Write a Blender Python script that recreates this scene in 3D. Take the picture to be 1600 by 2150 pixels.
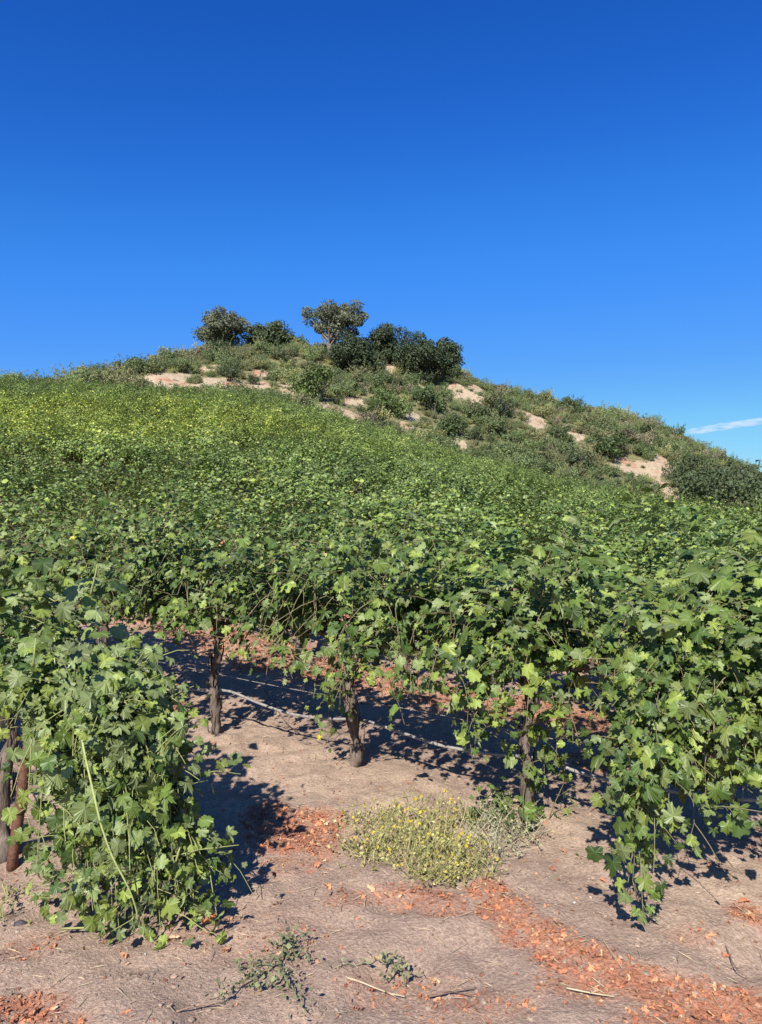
import bpy, math, random
import numpy as np
from mathutils import Vector, Matrix, Euler

for o in list(bpy.data.objects):
    bpy.data.objects.remove(o, do_unlink=True)
scene = bpy.context.scene
COL = scene.collection
rad = math.radians

# ------------------------------------------------------------------ camera, sky, sun, exposure
CAM_Z, FPX, PITCH = 1.6, 1550.0, rad(0.74)
cam_d = bpy.data.cameras.new('camera')
cam_d.sensor_fit = 'VERTICAL'
cam_d.sensor_height = 24.0
cam_d.lens = 24.0 * FPX / 2150.0
cam_d.clip_start, cam_d.clip_end = 0.05, 20000
cam = bpy.data.objects.new('camera', cam_d)
cam.location = (0, 0, CAM_Z)
cam.rotation_euler = (math.pi / 2 + PITCH, 0, 0)
COL.objects.link(cam)
scene.camera = cam

SUN_EL, SUN_AZ = rad(39), rad(196)          # azimuth clockwise from +Y
TO_SUN = np.array([math.sin(SUN_AZ) * math.cos(SUN_EL), math.cos(SUN_AZ) * math.cos(SUN_EL), math.sin(SUN_EL)])
world = bpy.data.worlds.new('World')
scene.world = world
world.use_nodes = True
wn, wl = world.node_tree.nodes, world.node_tree.links
wn.clear()
sky = wn.new('ShaderNodeTexSky'); sky.sky_type = 'NISHITA'; sky.sun_disc = False
sky.sun_elevation, sky.sun_rotation = SUN_EL, SUN_AZ
sky.altitude, sky.air_density, sky.dust_density, sky.ozone_density = 300, 1.0, 0.15, 3.0
hs = wn.new('ShaderNodeHueSaturation'); hs.inputs['Hue'].default_value = 0.5
hs.inputs['Saturation'].default_value = 1.25; hs.inputs['Value'].default_value = 1.0
bg = wn.new('ShaderNodeBackground'); bg.inputs['Strength'].default_value = 0.10
wo = wn.new('ShaderNodeOutputWorld')
sepc, comb = wn.new('ShaderNodeSeparateColor'), wn.new('ShaderNodeCombineColor')
wl.new(sky.outputs[0], hs.inputs['Color']); wl.new(hs.outputs[0], sepc.inputs[0])
CURVES = (((.033, .0063), (.078, .0268), (.109, .0405), (.20, .078), (.361, .140), (1, .30)),
          ((.115, .060), (.220, .150), (.275, .176), (.42, .240), (.617, .350), (1, .44)),
          ((.279, .286), (.380, .405), (.474, .500), (.527, .532), (.831, .555), (1, .56)))
for ch, pts in enumerate(CURVES):                       # deep clear-air blue, the same all round
    m0 = wn.new('ShaderNodeMath'); m0.operation = 'MULTIPLY'; m0.inputs[1].default_value = 0.1
    fc = wn.new('ShaderNodeFloatCurve'); cv = fc.mapping.curves[0]
    cv.points[0].location = (0, 0); cv.points[1].location = pts[-1]
    for p in pts[:-1]: cv.points.new(*p)
    fc.mapping.update()
    m2 = wn.new('ShaderNodeMath'); m2.operation = 'MULTIPLY'; m2.inputs[1].default_value = 10
    wl.new(sepc.outputs[ch], m0.inputs[0]); wl.new(m0.outputs[0], fc.inputs['Value']); wl.new(fc.outputs[0], m2.inputs[0]); wl.new(m2.outputs[0], comb.inputs[ch])
wl.new(comb.outputs[0], bg.inputs['Color']); wl.new(bg.outputs[0], wo.inputs[0])

sun_d = bpy.data.lights.new('sun', 'SUN')
sun_d.energy, sun_d.angle, sun_d.color = 4.4, rad(0.53), (1.0, 0.955, 0.88)
sun = bpy.data.objects.new('sun', sun_d)
sun.rotation_euler = Vector(-TO_SUN).to_track_quat('-Z', 'Y').to_euler()
sun.location = (-20, -40, 40)
COL.objects.link(sun)

vs = scene.view_settings
vs.view_transform, vs.look, vs.exposure, vs.gamma = 'Standard', 'None', 0.8, 1.0
vs.use_curve_mapping = False
scene.render.engine = 'CYCLES'
cy = scene.cycles
cy.max_bounces, cy.diffuse_bounces, cy.glossy_bounces, cy.transmission_bounces = 6, 3, 2, 4
cy.transparent_max_bounces, cy.volume_bounces = 6, 4
cy.use_denoising = True
cy.caustics_reflective = cy.caustics_refractive = False

# ------------------------------------------------------------------ helpers
def nrm(v):
    v = np.asarray(v, float)
    return v / np.maximum(np.linalg.norm(v, axis=-1, keepdims=True), 1e-9)

def tag(o, label=None, cat=None, group=None, kind=None):
    if label: o['label'] = label
    if cat: o['category'] = cat
    if group: o['group'] = group
    if kind: o['kind'] = kind
    return o

def link(o, parent=None):
    COL.objects.link(o)
    if parent is not None: o.parent = parent
    return o

def empty(name, loc, rz=0.0):
    e = bpy.data.objects.new(name, None)
    e.empty_display_size = 0.2
    e.location = loc; e.rotation_euler = (0, 0, rz)
    return link(e)

def mesh_from(name, V, F, mats, col=None, smooth=False, mat_idx=None):
    """V (n,3); F (m,3) or (m,4) arrays; col (n,3) point colours"""
    me = bpy.data.meshes.new(name)
    V = np.asarray(V, np.float32); F = np.asarray(F, np.int32)
    k = F.shape[1]
    me.vertices.add(len(V)); me.vertices.foreach_set('co', V.ravel())
    me.loops.add(F.size); me.loops.foreach_set('vertex_index', F.ravel())
    me.polygons.add(len(F))
    me.polygons.foreach_set('loop_start', np.arange(0, F.size, k, dtype=np.int32))
    me.polygons.foreach_set('loop_total', np.full(len(F), k, np.int32))
    me.polygons.foreach_set('use_smooth', np.full(len(F), smooth, bool))
    if mat_idx is not None: me.polygons.foreach_set('material_index', np.asarray(mat_idx, np.int32))
    if col is not None:
        a = me.attributes.new('tint', 'FLOAT_COLOR', 'POINT')
        c = np.ones((len(V), 4), np.float32); c[:, :np.asarray(col).shape[1]] = col
        a.data.foreach_set('color', c.ravel())
    for m in (mats if isinstance(mats, (list, tuple)) else [mats]): me.materials.append(m)
    me.update(calc_edges=True); me.validate()
    return me

def mobj(name, me, parent=None, loc=(0, 0, 0), rot=(0, 0, 0), scale=(1, 1, 1)):
    o = bpy.data.objects.new(name, me)
    o.location, o.rotation_euler, o.scale = loc, rot, scale
    return link(o, parent)

class Geo:
    """collects triangles/quads as triangles"""
    def __init__(s): s.V, s.F, s.C, s.n = [], [], [], 0
    def add(s, V, F, C=None):
        V = np.asarray(V, float); F = np.asarray(F, int)
        s.V.append(V); s.F.append(F + s.n); s.n += len(V)
        if C is not None:
            C = np.asarray(C, float)
            s.C.append(np.broadcast_to(C, (len(V), 3)))
    def mesh(s, name, mats, smooth=False):
        return mesh_from(name, np.concatenate(s.V), np.concatenate(s.F), mats, np.concatenate(s.C) if s.C else None, smooth)

def tube(path, radii, sides=6, cap=True, rng=None, rough=0.0):
    path = np.asarray(path, float); n = len(path)
    radii = np.broadcast_to(np.asarray(radii, float), (n,))
    T = nrm(np.gradient(path, axis=0))
    ref = np.array([0, 0, 1.0]) if abs(T[0, 2]) < 0.9 else np.array([1.0, 0, 0])
    A = nrm(np.cross(T, ref)); B = np.cross(T, A)
    for i in range(1, n):                                  # keep the frame from flipping
        if (A[i] * A[i - 1]).sum() < 0: A[i] *= -1; B[i] *= -1
    th = np.linspace(0, 2 * np.pi, sides, endpoint=False)
    r = radii[:, None] * np.ones((n, sides))
    if rng is not None and rough: r = r * (1 + rough * rng.uniform(-1, 1, (n, sides)))
    V = path[:, None] + r[..., None] * (np.cos(th)[None, :, None] * A[:, None] + np.sin(th)[None, :, None] * B[:, None])
    V = V.reshape(-1, 3)
    F = []
    for i in range(n - 1):
        for j in range(sides):
            a, b = i * sides + j, i * sides + (j + 1) % sides
            c, d = a + sides, b + sides
            F += [(a, b, d), (a, d, c)]
    if cap:
        V = np.concatenate([V, path[[0, -1]]]); c0, c1 = n * sides, n * sides + 1
        for j in range(sides):
            F += [(c0, (j + 1) % sides, j), (c1, (n - 1) * sides + j, (n - 1) * sides + (j + 1) % sides)]
    return V, np.array(F)

def spline(pts, n):
    """Catmull-Rom through pts"""
    P = np.asarray(pts, float)
    P = np.concatenate([[2 * P[0] - P[1]], P, [2 * P[-1] - P[-2]]])
    out = []
    m = len(P) - 3
    for t in np.linspace(0, m - 1e-6, n):
        i = int(t); f = t - i
        a, b, c, d = P[i:i + 4]
        out.append(0.5 * (2 * b + (c - a) * f + (2 * a - 5 * b + 4 * c - d) * f * f + (3 * b - a - 3 * c + d) * f ** 3))
    return np.array(out)

def _hash(ix, iy, seed):
    h = (ix.astype(np.int64) * 374761393 + iy.astype(np.int64) * 668265263 + seed * 974634777) & 0xffffffff
    h = ((h ^ (h >> 13)) * 1274126177) & 0xffffffff
    return ((h ^ (h >> 16)) & 0xffff) / 65535.0

def vnoise(x, y, seed=0):
    x = np.asarray(x, float); y = np.asarray(y, float)
    ix, iy = np.floor(x), np.floor(y); fx, fy = x - ix, y - iy
    fx = fx * fx * (3 - 2 * fx); fy = fy * fy * (3 - 2 * fy)
    a, b = _hash(ix, iy, seed), _hash(ix + 1, iy, seed)
    c, d = _hash(ix, iy + 1, seed), _hash(ix + 1, iy + 1, seed)
    return (a + (b - a) * fx) * (1 - fy) + (c + (d - c) * fx) * fy - 0.5

def sstep(a, b, x):
    t = np.clip((np.asarray(x, float) - a) / (b - a), 0, 1)
    return t * t * (3 - 2 * t)

# ------------------------------------------------------------------ materials
def new_mat(name):
    m = bpy.data.materials.new(name); m.use_nodes = True
    nt = m.node_tree; nt.nodes.clear()
    return m, nt.nodes, nt.links

def N(nodes, t, **kw):
    n = nodes.new(t)
    for k, v in kw.items():
        if k.startswith('i_'): n.inputs[k[2:].replace('_', ' ')].default_value = v
        else: setattr(n, k, v)
    return n

def mixc(nodes, links, fac, a, b, mode='MIX'):
    n = nodes.new('ShaderNodeMix'); n.data_type = 'RGBA'; n.blend_type = mode
    for sock, v in ((n.inputs[0], fac), (n.inputs[6], a), (n.inputs[7], b)):
        if hasattr(v, 'is_output'): links.new(v, sock)
        else: sock.default_value = v if not isinstance(v, tuple) else (*v[:3], 1)
    return n.outputs[2]

def mth(nodes, links, op, a, b=None, clamp=False):
    n = nodes.new('ShaderNodeMath'); n.operation = op; n.use_clamp = clamp
    for sock, v in ((n.inputs[0], a), (n.inputs[1], b)):
        if v is None: continue
        if hasattr(v, 'is_output'): links.new(v, sock)
        else: sock.default_value = v
    return n.outputs[0]

def ramp(nodes, links, fac, stops):
    r = nodes.new('ShaderNodeValToRGB')
    el = r.color_ramp.elements
    while len(el) < len(stops): el.new(0.5)
    for e, (p, c) in zip(el, stops): e.position = p; e.color = (*c, 1) if len(c) == 3 else c
    links.new(fac, r.inputs[0])
    return r.outputs[0]

def noise(nodes, links, scale, detail=4, rough=0.55, vec=None, out=0):
    n = nodes.new('ShaderNodeTexNoise'); n.inputs['Scale'].default_value = scale
    n.inputs['Detail'].default_value = detail; n.inputs['Roughness'].default_value = rough
    if vec is not None: links.new(vec, n.inputs['Vector'])
    return n.outputs[out]

def leaf_material(name, rough=0.5, transl=0.25, back=(0.15, 0.2, 0.10), yellow_zone=False, use_obj_color=False, spec=0.4, back_fac=0.55):
    m, ns, ls = new_mat(name)
    at = N(ns, 'ShaderNodeAttribute', attribute_name='tint')
    col = at.outputs['Color']
    geo = N(ns, 'ShaderNodeNewGeometry')
    oi = N(ns, 'ShaderNodeObjectInfo')
    if use_obj_color: col = mixc(ns, ls, 1.0, col, oi.outputs['Color'], 'MULTIPLY')
    nz = noise(ns, ls, 9.0, 3, vec=geo.outputs['Position'])
    v = mth(ns, ls, 'MULTIPLY_ADD', nz, 0.9); v.node.inputs[2].default_value = 0.55
    col = mixc(ns, ls, 1.0, col, ramp(ns, ls, v, [(0, (0, 0, 0)), (1, (1, 1, 1))]), 'MULTIPLY')
    if yellow_zone:                                     # blocks of vines that ripen yellower than the rest
        big = noise(ns, ls, 0.11, 3, 0.6, vec=geo.outputs['Position'])
        sep = N(ns, 'ShaderNodeSeparateXYZ'); ls.new(geo.outputs['Position'], sep.inputs[0])
        dx = mth(ns, ls, 'DIVIDE', mth(ns, ls, 'ADD', sep.outputs[0], 14.0), 15.0)
        dy = mth(ns, ls, 'DIVIDE', mth(ns, ls, 'SUBTRACT', sep.outputs[1], 36.0), 16.0)
        r2 = mth(ns, ls, 'ADD', mth(ns, ls, 'MULTIPLY', dx, dx), mth(ns, ls, 'MULTIPLY', dy, dy))
        zone = mth(ns, ls, 'SUBTRACT', 1.1, r2, clamp=True)
        f = mth(ns, ls, 'ADD', mth(ns, ls, 'MULTIPLY', zone, 0.85), mth(ns, ls, 'MULTIPLY', mth(ns, ls, 'SUBTRACT', big, 0.45), 1.6), clamp=True)
        f = mth(ns, ls, 'MULTIPLY', f, mth(ns, ls, 'DIVIDE', mth(ns, ls, 'SUBTRACT', sep.outputs[1], 9.0), 14.0, clamp=True))
        rr = mth(ns, ls, 'MULTIPLY_ADD', mth(ns, ls, 'FRACT', mth(ns, ls, 'MULTIPLY', oi.outputs['Random'], 7.3)), 0.9); rr.node.inputs[2].default_value = 0.35
        f = mth(ns, ls, 'MULTIPLY', f, rr, clamp=True)
        col = mixc(ns, ls, mth(ns, ls, 'MULTIPLY', f, 0.75), col, mixc(ns, ls, 1.0, col, (2.4, 1.95, 1.15), 'MULTIPLY'))
        vig = mth(ns, ls, 'MULTIPLY_ADD', oi.outputs['Random'], 0.5); vig.node.inputs[2].default_value = 0.78
        farf = mth(ns, ls, 'DIVIDE', mth(ns, ls, 'SUBTRACT', sep.outputs[1], 6.0), 6.0, clamp=True)
        col = mixc(ns, ls, farf, col, mixc(ns, ls, 1.0, col, ramp(ns, ls, mth(ns, ls, 'MULTIPLY', vig, .7), [(0, (0, 0, 0)), (1, (1.43, 1.43, 1.43))]), 'MULTIPLY'))
    backc = mixc(ns, ls, back_fac, col, back)
    col2 = mixc(ns, ls, geo.outputs['Backfacing'], col, backc)
    p = N(ns, 'ShaderNodeBsdfPrincipled')
    p.inputs['Roughness'].default_value = rough
    p.inputs['Specular IOR Level'].default_value = spec
    ls.new(col2, p.inputs['Base Color'])
    t = N(ns, 'ShaderNodeBsdfTranslucent')
    ls.new(mixc(ns, ls, 1.0, col, (1.4, 1.5, 0.75), 'MULTIPLY'), t.inputs['Color'])
    mx = N(ns, 'ShaderNodeMixShader'); mx.inputs[0].default_value = transl
    ls.new(p.outputs[0], mx.inputs[1]); ls.new(t.outputs[0], mx.inputs[2])
    out = N(ns, 'ShaderNodeOutputMaterial'); ls.new(mx.outputs[0], out.inputs[0])
    return m

def simple_material(name, c1, c2, scale=20.0, rough=0.85, bump=0.0, stretch=None, tint=False, metallic=0.0):
    m, ns, ls = new_mat(name)
    tc = N(ns, 'ShaderNodeTexCoord')
    vec = tc.outputs['Object']
    if stretch:
        mp = N(ns, 'ShaderNodeMapping'); mp.inputs['Scale'].default_value = stretch
        ls.new(vec, mp.inputs[0]); vec = mp.outputs[0]
    nz = noise(ns, ls, scale, 5, 0.6, vec)
    col = ramp(ns, ls, nz, [(0.3, c1), (0.7, c2)])
    if tint:
        at = N(ns, 'ShaderNodeAttribute', attribute_name='tint')
        col = mixc(ns, ls, 1.0, col, at.outputs['Color'], 'MULTIPLY')
    p = N(ns, 'ShaderNodeBsdfPrincipled'); p.inputs['Roughness'].default_value = rough
    p.inputs['Metallic'].default_value = metallic
    p.inputs['Specular IOR Level'].default_value = 0.25
    ls.new(col, p.inputs['Base Color'])
    if bump:
        b = N(ns, 'ShaderNodeBump'); b.inputs['Strength'].default_value = bump; b.inputs['Distance'].default_value = 0.02
        ls.new(nz, b.inputs['Height']); ls.new(b.outputs[0], p.inputs['Normal'])
    out = N(ns, 'ShaderNodeOutputMaterial'); ls.new(p.outputs[0], out.inputs[0])
    return m

def ground_material():
    m, ns, ls = new_mat('soil')
    geo = N(ns, 'ShaderNodeNewGeometry'); P = geo.outputs['Position']
    at = N(ns, 'ShaderNodeAttribute', attribute_name='tint')
    sp = N(ns, 'ShaderNodeSeparateColor'); ls.new(at.outputs['Color'], sp.inputs[0])
    bare, straw, litter, hill = sp.outputs[0], sp.outputs[1], sp.outputs[2], at.outputs['Alpha']
    n1 = noise(ns, ls, 1.7, 5, 0.6, P); n2 = noise(ns, ls, 14, 5, 0.65, P); n3 = noise(ns, ls, 70, 4, 0.7, P)
    n4 = noise(ns, ls, 260, 2, 0.6, P)
    soil = ramp(ns, ls, n1, [(0.30, (0.270, 0.190, 0.138)), (0.50, (0.335, 0.240, 0.176)), (0.72, (0.385, 0.283, 0.208))])
    soil = mixc(ns, ls, 0.55, soil, ramp(ns, ls, n2, [(0.3, (0.250, 0.176, 0.128)), (0.7, (0.42, 0.312, 0.230))]))
    soil = mixc(ns, ls, 0.50, soil, ramp(ns, ls, n3, [(0.33, (0.15, 0.105, 0.078)), (0.5, (0.33, 0.24, 0.18)), (0.7, (0.58, 0.455, 0.345))]))
    strawc = ramp(ns, ls, n3, [(0.3, (0.31, 0.225, 0.16)), (0.6, (0.47, 0.36, 0.265)), (0.75, (0.60, 0.48, 0.36))])
    brk = mth(ns, ls, 'MULTIPLY', straw, ramp(ns, ls, n2, [(0.30, (0, 0, 0)), (0.62, (1, 1, 1))]), clamp=True)
    col = mixc(ns, ls, brk, soil, strawc)
    lit = ramp(ns, ls, n3, [(0.3, (0.24, 0.11, 0.068)), (0.52, (0.40, 0.18, 0.105)), (0.72, (0.52, 0.28, 0.17))])
    lb = mth(ns, ls, 'MULTIPLY', mth(ns, ls, 'MULTIPLY', litter, 1.0), ramp(ns, ls, n2, [(0.30, (0, 0, 0)), (0.52, (1, 1, 1))]), clamp=True)
    col = mixc(ns, ls, lb, col, lit)
    h1 = noise(ns, ls, 0.35, 6, 0.65, P); h2 = noise(ns, ls, 2.2, 5, 0.65, P)
    hc = ramp(ns, ls, h2, [(0.3, (0.10, 0.10, 0.05)), (0.5, (0.165, 0.155, 0.075)), (0.7, (0.27, 0.22, 0.12))])
    hb = ramp(ns, ls, h2, [(0.25, (0.24, 0.18, 0.115)), (0.5, (0.40, 0.31, 0.205)), (0.75, (0.51, 0.405, 0.28))])
    hb = mixc(ns, ls, ramp(ns, ls, h1, [(0.52, (0, 0, 0)), (0.66, (1, 1, 1))]), hb, (0.36, 0.17, 0.10))
    bf = mth(ns, ls, 'ADD', bare, mth(ns, ls, 'MULTIPLY', mth(ns, ls, 'SUBTRACT', h2, 0.5), 1.7), clamp=True)
    bf = ramp(ns, ls, bf, [(0.40, (0, 0, 0)), (0.55, (1, 1, 1))])
    hc = mixc(ns, ls, bf, hc, hb)
    col = mixc(ns, ls, 1.0, col, (1.10, 1.06, 1.05), 'MULTIPLY')
    col = mixc(ns, ls, hill, col, hc)
    p = N(ns, 'ShaderNodeBsdfPrincipled'); p.inputs['Roughness'].default_value = 0.95
    p.inputs['Specular IOR Level'].default_value = 0.1
    ls.new(col, p.inputs['Base Color'])
    hgt = mth(ns, ls, 'ADD', mth(ns, ls, 'MULTIPLY', n2, 0.6), mth(ns, ls, 'ADD', mth(ns, ls, 'MULTIPLY', n3, 0.35), mth(ns, ls, 'MULTIPLY', n4, 0.12)))
    b = N(ns, 'ShaderNodeBump'); b.inputs['Strength'].default_value = 0.9; b.inputs['Distance'].default_value = 0.03
    ls.new(hgt, b.inputs['Height']); ls.new(b.outputs[0], p.inputs['Normal'])
    out = N(ns, 'ShaderNodeOutputMaterial'); ls.new(p.outputs[0], out.inputs[0])
    return m

M_GROUND = ground_material()
M_LEAF = leaf_material('vine_leaf', 0.45, 0.16, (0.185, 0.235, 0.095), yellow_zone=True, spec=0.36)
M_TREE = leaf_material('tree_leaf', 0.6, 0.18, (0.09, 0.11, 0.06), spec=0.25, back_fac=0.25)
M_DRY = leaf_material('dry_leaf', 0.8, 0.18, (0.36, 0.18, 0.11), spec=0.15)
M_WEED = leaf_material('weed_leaf', 0.7, 0.2, (0.30, 0.28, 0.12), spec=0.2, back_fac=0.2)
M_BARK = simple_material('vine_bark', (0.05, 0.038, 0.030), (0.24, 0.185, 0.15), 26, 0.95, 1.0, (1, 1, 0.16))
M_TREEBARK = simple_material('tree_bark', (0.09, 0.075, 0.06), (0.28, 0.24, 0.20), 3, 0.95, 0.4)
M_CANE = simple_material('green_cane', (0.20, 0.23, 0.075), (0.33, 0.33, 0.13), 30, 0.6)
M_CANEBROWN = simple_material('ripened_cane', (0.13, 0.12, 0.055), (0.26, 0.22, 0.11), 30, 0.75)
M_RUST = simple_material('rusty_metal', (0.085, 0.042, 0.028), (0.18, 0.085, 0.055), 45, 0.85, 0.5)
M_HOSE = simple_material('hose_plastic', (0.20, 0.185, 0.17), (0.34, 0.31, 0.285), 30, 0.55)
M_TWIG = simple_material('twig_wood', (0.7, 0.7, 0.7), (1.0, 1.0, 1.0), 40, 0.9, 0.0, None, tint=True)
M_STONE = simple_material('stone', (0.6, 0.6, 0.6), (1.0, 1.0, 1.0), 40, 0.9, 0.4, None, tint=True)

# ------------------------------------------------------------------ terrain
D2 = np.array([0.818, -0.575]); D2 = D2 / np.linalg.norm(D2)      # along the vine rows
N2 = np.array([-D2[1], D2[0]])                                    # uphill across the rows
ROW_ANG = math.atan2(D2[1], D2[0])
P0 = np.array([-0.18, 4.70])                                      # middle bare trunk of the front row
SPACING, ROWGAP = 1.217, 1.9
N_ROW1 = float(P0 @ N2)
HV = 1095.0
#           u     y_edge v_edge y_crest v_crest
PROFILE = [(-900, 56, 830, 64, 835), (-300, 62, 800, 70, 802), (0, 66, 790, 74, 790), (200, 68, 803, 88, 768), (400, 68, 815, 100, 726),
           (550, 68, 822, 108, 714), (700, 70, 868, 115, 716), (850, 72, 910, 116, 732), (1000, 74, 955, 117, 780), (1200, 76, 1003, 117, 832),
           (1400, 78, 1055, 118, 884), (1600, 80, 1090, 118, 985), (1900, 82, 1100, 120, 1065), (2500, 84, 1104, 122, 1090)]
PU = np.array([p[0] for p in PROFILE], float)
PYE = np.array([p[1] for p in PROFILE], float)
PYC = np.array([p[3] for p in PROFILE], float)
def u_of(x, y): return 800 + FPX * np.asarray(x, float) / np.maximum(np.asarray(y, float), 0.5)
def y_edge(x, y): return np.interp(u_of(x, y), PU, PYE)
def y_crest(x, y): return np.interp(u_of(x, y), PU, PYC)

def _tps():
    pts = []
    for (u, ye, ve, yc, vc) in PROFILE:
        k = (u - 800) / FPX
        ze = CAM_Z + (HV - ve) / FPX * ye - 1.40
        zc = CAM_Z + (HV - vc) / FPX * yc - 1.9
        for y in (8.0, 12.0, 18.0, 27.0, 38.0, 52.0):
            pts.append((k * y, y, ze * ((y - 5) / (ye - 5)) ** 1.22))
        pts.append((k * ye, ye, ze))
        if yc - ye > 12: pts.append((k * (ye + yc) / 2, (ye + yc) / 2, (ze + zc) / 2 + 0.6))
        pts.append((k * yc, yc, zc))
        for dy, dz in ((18, -1.5), (45, -9), (90, -20)):
            pts.append((k * (yc + dy), yc + dy, max(zc + dz, -1)))
    for x in (-6, -3, 0, 3, 6):
        for y in (-6, 0, 3, 5.2): pts.append((x, y, 0.0))
    for x in (-25, 25):
        for y in (-25, 0): pts.append((x, y, 0.0))
    P = np.array(pts)
    n = len(P)
    def K(r2): return 0.5 * r2 * np.log(r2 + 1e-9)
    d2 = ((P[:, None, :2] - P[None, :, :2]) ** 2).sum(-1)
    A = np.zeros((n + 3, n + 3)); A[:n, :n] = K(d2) + np.eye(n) * 3.0
    A[:n, n] = 1; A[:n, n + 1:] = P[:, :2]; A[n, :n] = 1; A[n + 1:, :n] = P[:, :2].T
    w = np.linalg.solve(A, np.concatenate([P[:, 2], [0, 0, 0]]))
    def f(x, y):
        x = np.asarray(x, float).ravel(); y = np.asarray(y, float).ravel(); out = np.empty(len(x))
        for i in range(0, len(x), 20000):
            X, Y = x[i:i + 20000], y[i:i + 20000]
            r2 = (X[:, None] - P[:, 0]) ** 2 + (Y[:, None] - P[:, 1]) ** 2
            out[i:i + 20000] = K(r2) @ w[:n] + w[n] + w[n + 1] * X + w[n + 2] * Y
        return out
    return f
TPS = _tps()

def H(x, y, fine=False):
    x = np.atleast_1d(np.asarray(x, float)); y = np.atleast_1d(np.asarray(y, float))
    shp = x.shape
    x, y = x.ravel(), y.ravel()
    z = TPS(np.clip(x, -160, 160), np.clip(y, -25, 230))
    r = np.hypot(x, y - 60)
    z = z * (1 - sstep(150, 420, r))
    flat = 1 - sstep(4.5, 8.0, np.hypot(x * 0.8, y))
    z = z * (1 - flat)
    hillf = sstep(3, 10, y - y_edge(x, y)) * (1 - sstep(150, 260, r))
    z = z + hillf * (1.5 * vnoise(x / 9, y / 9, 3) + 0.7 * vnoise(x / 3.5, y / 3.5, 4))
    # berm under each vine row
    n = x * N2[0] + y * N2[1]
    k = (n - N_ROW1) / ROWGAP
    fr = (k - np.round(k)) * ROWGAP
    near = 1 - sstep(20, 40, np.hypot(x, y))
    on = np.where(np.round(k) >= 1 - 1, 1.0, 0.0)
    t = x * D2[0] + y * D2[1]
    on = np.where((np.round(k) == -1) & (t < -2.9), 1.0, on)
    z = z + 0.035 * np.exp(-(fr / 0.34) ** 2) * near * on
    if True:
        nf = 1 - sstep(9, 22, np.hypot(x, y))
        z = z + nf * (0.05 * vnoise(x / 0.8, y / 0.8, 11) + 0.03 * vnoise(x / 0.3, y / 0.3, 12))
        if fine:
            z = z + nf * (0.034 * vnoise(x / 0.14, y / 0.14, 13) + 0.026 * vnoise(x / 0.07, y / 0.07, 14))
    return z.reshape(shp)

def Hs(x, y): return float(H(x, y)[0])

def ray(u, v):
    a = (u - 800) / FPX; b = (1075 - v) / FPX
    return np.array([a, math.cos(PITCH) - b * math.sin(PITCH), math.sin(PITCH) + b * math.cos(PITCH)])

def at(u, v, y):
    d = ray(u, v)
    return np.array([0, 0, CAM_Z]) + d * (y / d[1])

_YS = np.concatenate([np.linspace(1.6, 12, 160), np.linspace(12.2, 60, 160), np.linspace(60.5, 150, 180)])
def hit(u, v):
    d = ray(u, v); s = _YS / d[1]
    X, Z = d[0] * s, CAM_Z + d[2] * s
    g = H(X, _YS) - Z
    i = np.argmax(g > 0)
    if g[i] <= 0: return None
    f = g[i - 1] / (g[i - 1] - g[i]) if i else 0
    y = _YS[i - 1] + f * (_YS[i] - _YS[i - 1]) if i else _YS[0]
    x = d[0] / d[1] * y
    return np.array([x, y, Hs(x, y)])

def place(u, v):
    h = hit(u, v)
    if h is None:
        y = float(np.interp(u, PU, PYC)); x = (u - 800) / FPX * y
        h = np.array([x, y, Hs(x, y)])
    return h

def axis_coords(lo, hi, step, far_lo, far_hi, mid=1.0, midext=75.0):
    c = list(np.arange(lo, hi, step))
    def grow(start, sign, limit):
        out, p, s = [], start, step
        while abs(p - start) < limit:
            if s < mid or abs(p - start) > midext: s *= 1.07 if s < mid else 1.16
            p += sign * s; out.append(p)
        return out
    return np.array(sorted(grow(lo, -1, far_lo)) + c + grow(c[-1], 1, far_hi))

# bare earth patches on the hill, where they lie on the slope (centre, half-sizes)
BARE = []
for (u, v, hw, hh) in [(300, 808, 60, 16), (350, 804, 60, 16), (410, 801, 70, 16), (475, 801, 60, 16), (530, 807, 50, 14), (445, 772, 30, 8), (350, 788, 16, 9), (560, 782, 30, 9), (600, 800, 26, 9),
                       (620, 830, 50, 10), (680, 855, 60, 9), (735, 870, 40, 8), (745, 845, 42, 10), (815, 770, 26, 14), (880, 812, 20, 8), (985, 835, 46, 17), (960, 818, 24, 12),
                       (860, 870, 30, 12), (855, 895, 26, 10), (970, 940, 32, 12), (1120, 882, 30, 12), (1200, 910, 28, 14), (1340, 980, 85, 18), (1290, 970, 50, 12), (1400, 975, 40, 12),
                       (1397, 1036, 40, 28), (1525, 1074, 50, 12), (1590, 985, 22, 8), (1000, 815, 18, 10)]:
    h = hit(u, v)
    if h is None: continue
    a, b = hit(u - hw, v), hit(u + hw, v)
    c, d = hit(u, v - hh), hit(u, v + hh)
    rx = hw / FPX * h[1] * .80
    ry = 2.0
    if c is not None and d is not None: ry = min(max(abs(c[1] - d[1]) / 2, 0.9), 3.6)
    BARE.append((h[0], h[1], rx, ry))
BARE = np.array(BARE)
def bare_mask(x, y):
    x = np.asarray(x, float); y = np.asarray(y, float)
    m = np.zeros(x.shape)
    wob = 1.1 * vnoise(x / 2.2, y / 2.2, 21) + 0.8 * vnoise(x / 0.9, y / 0.9, 22) + .1
    for (cx, cy_, rx, ry) in BARE:
        q = ((x - cx) / rx) ** 2 + ((y - cy_) / ry) ** 2
        m = np.maximum(m, 1 - sstep(0.55, 1.35, q + wob))
    return m

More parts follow.
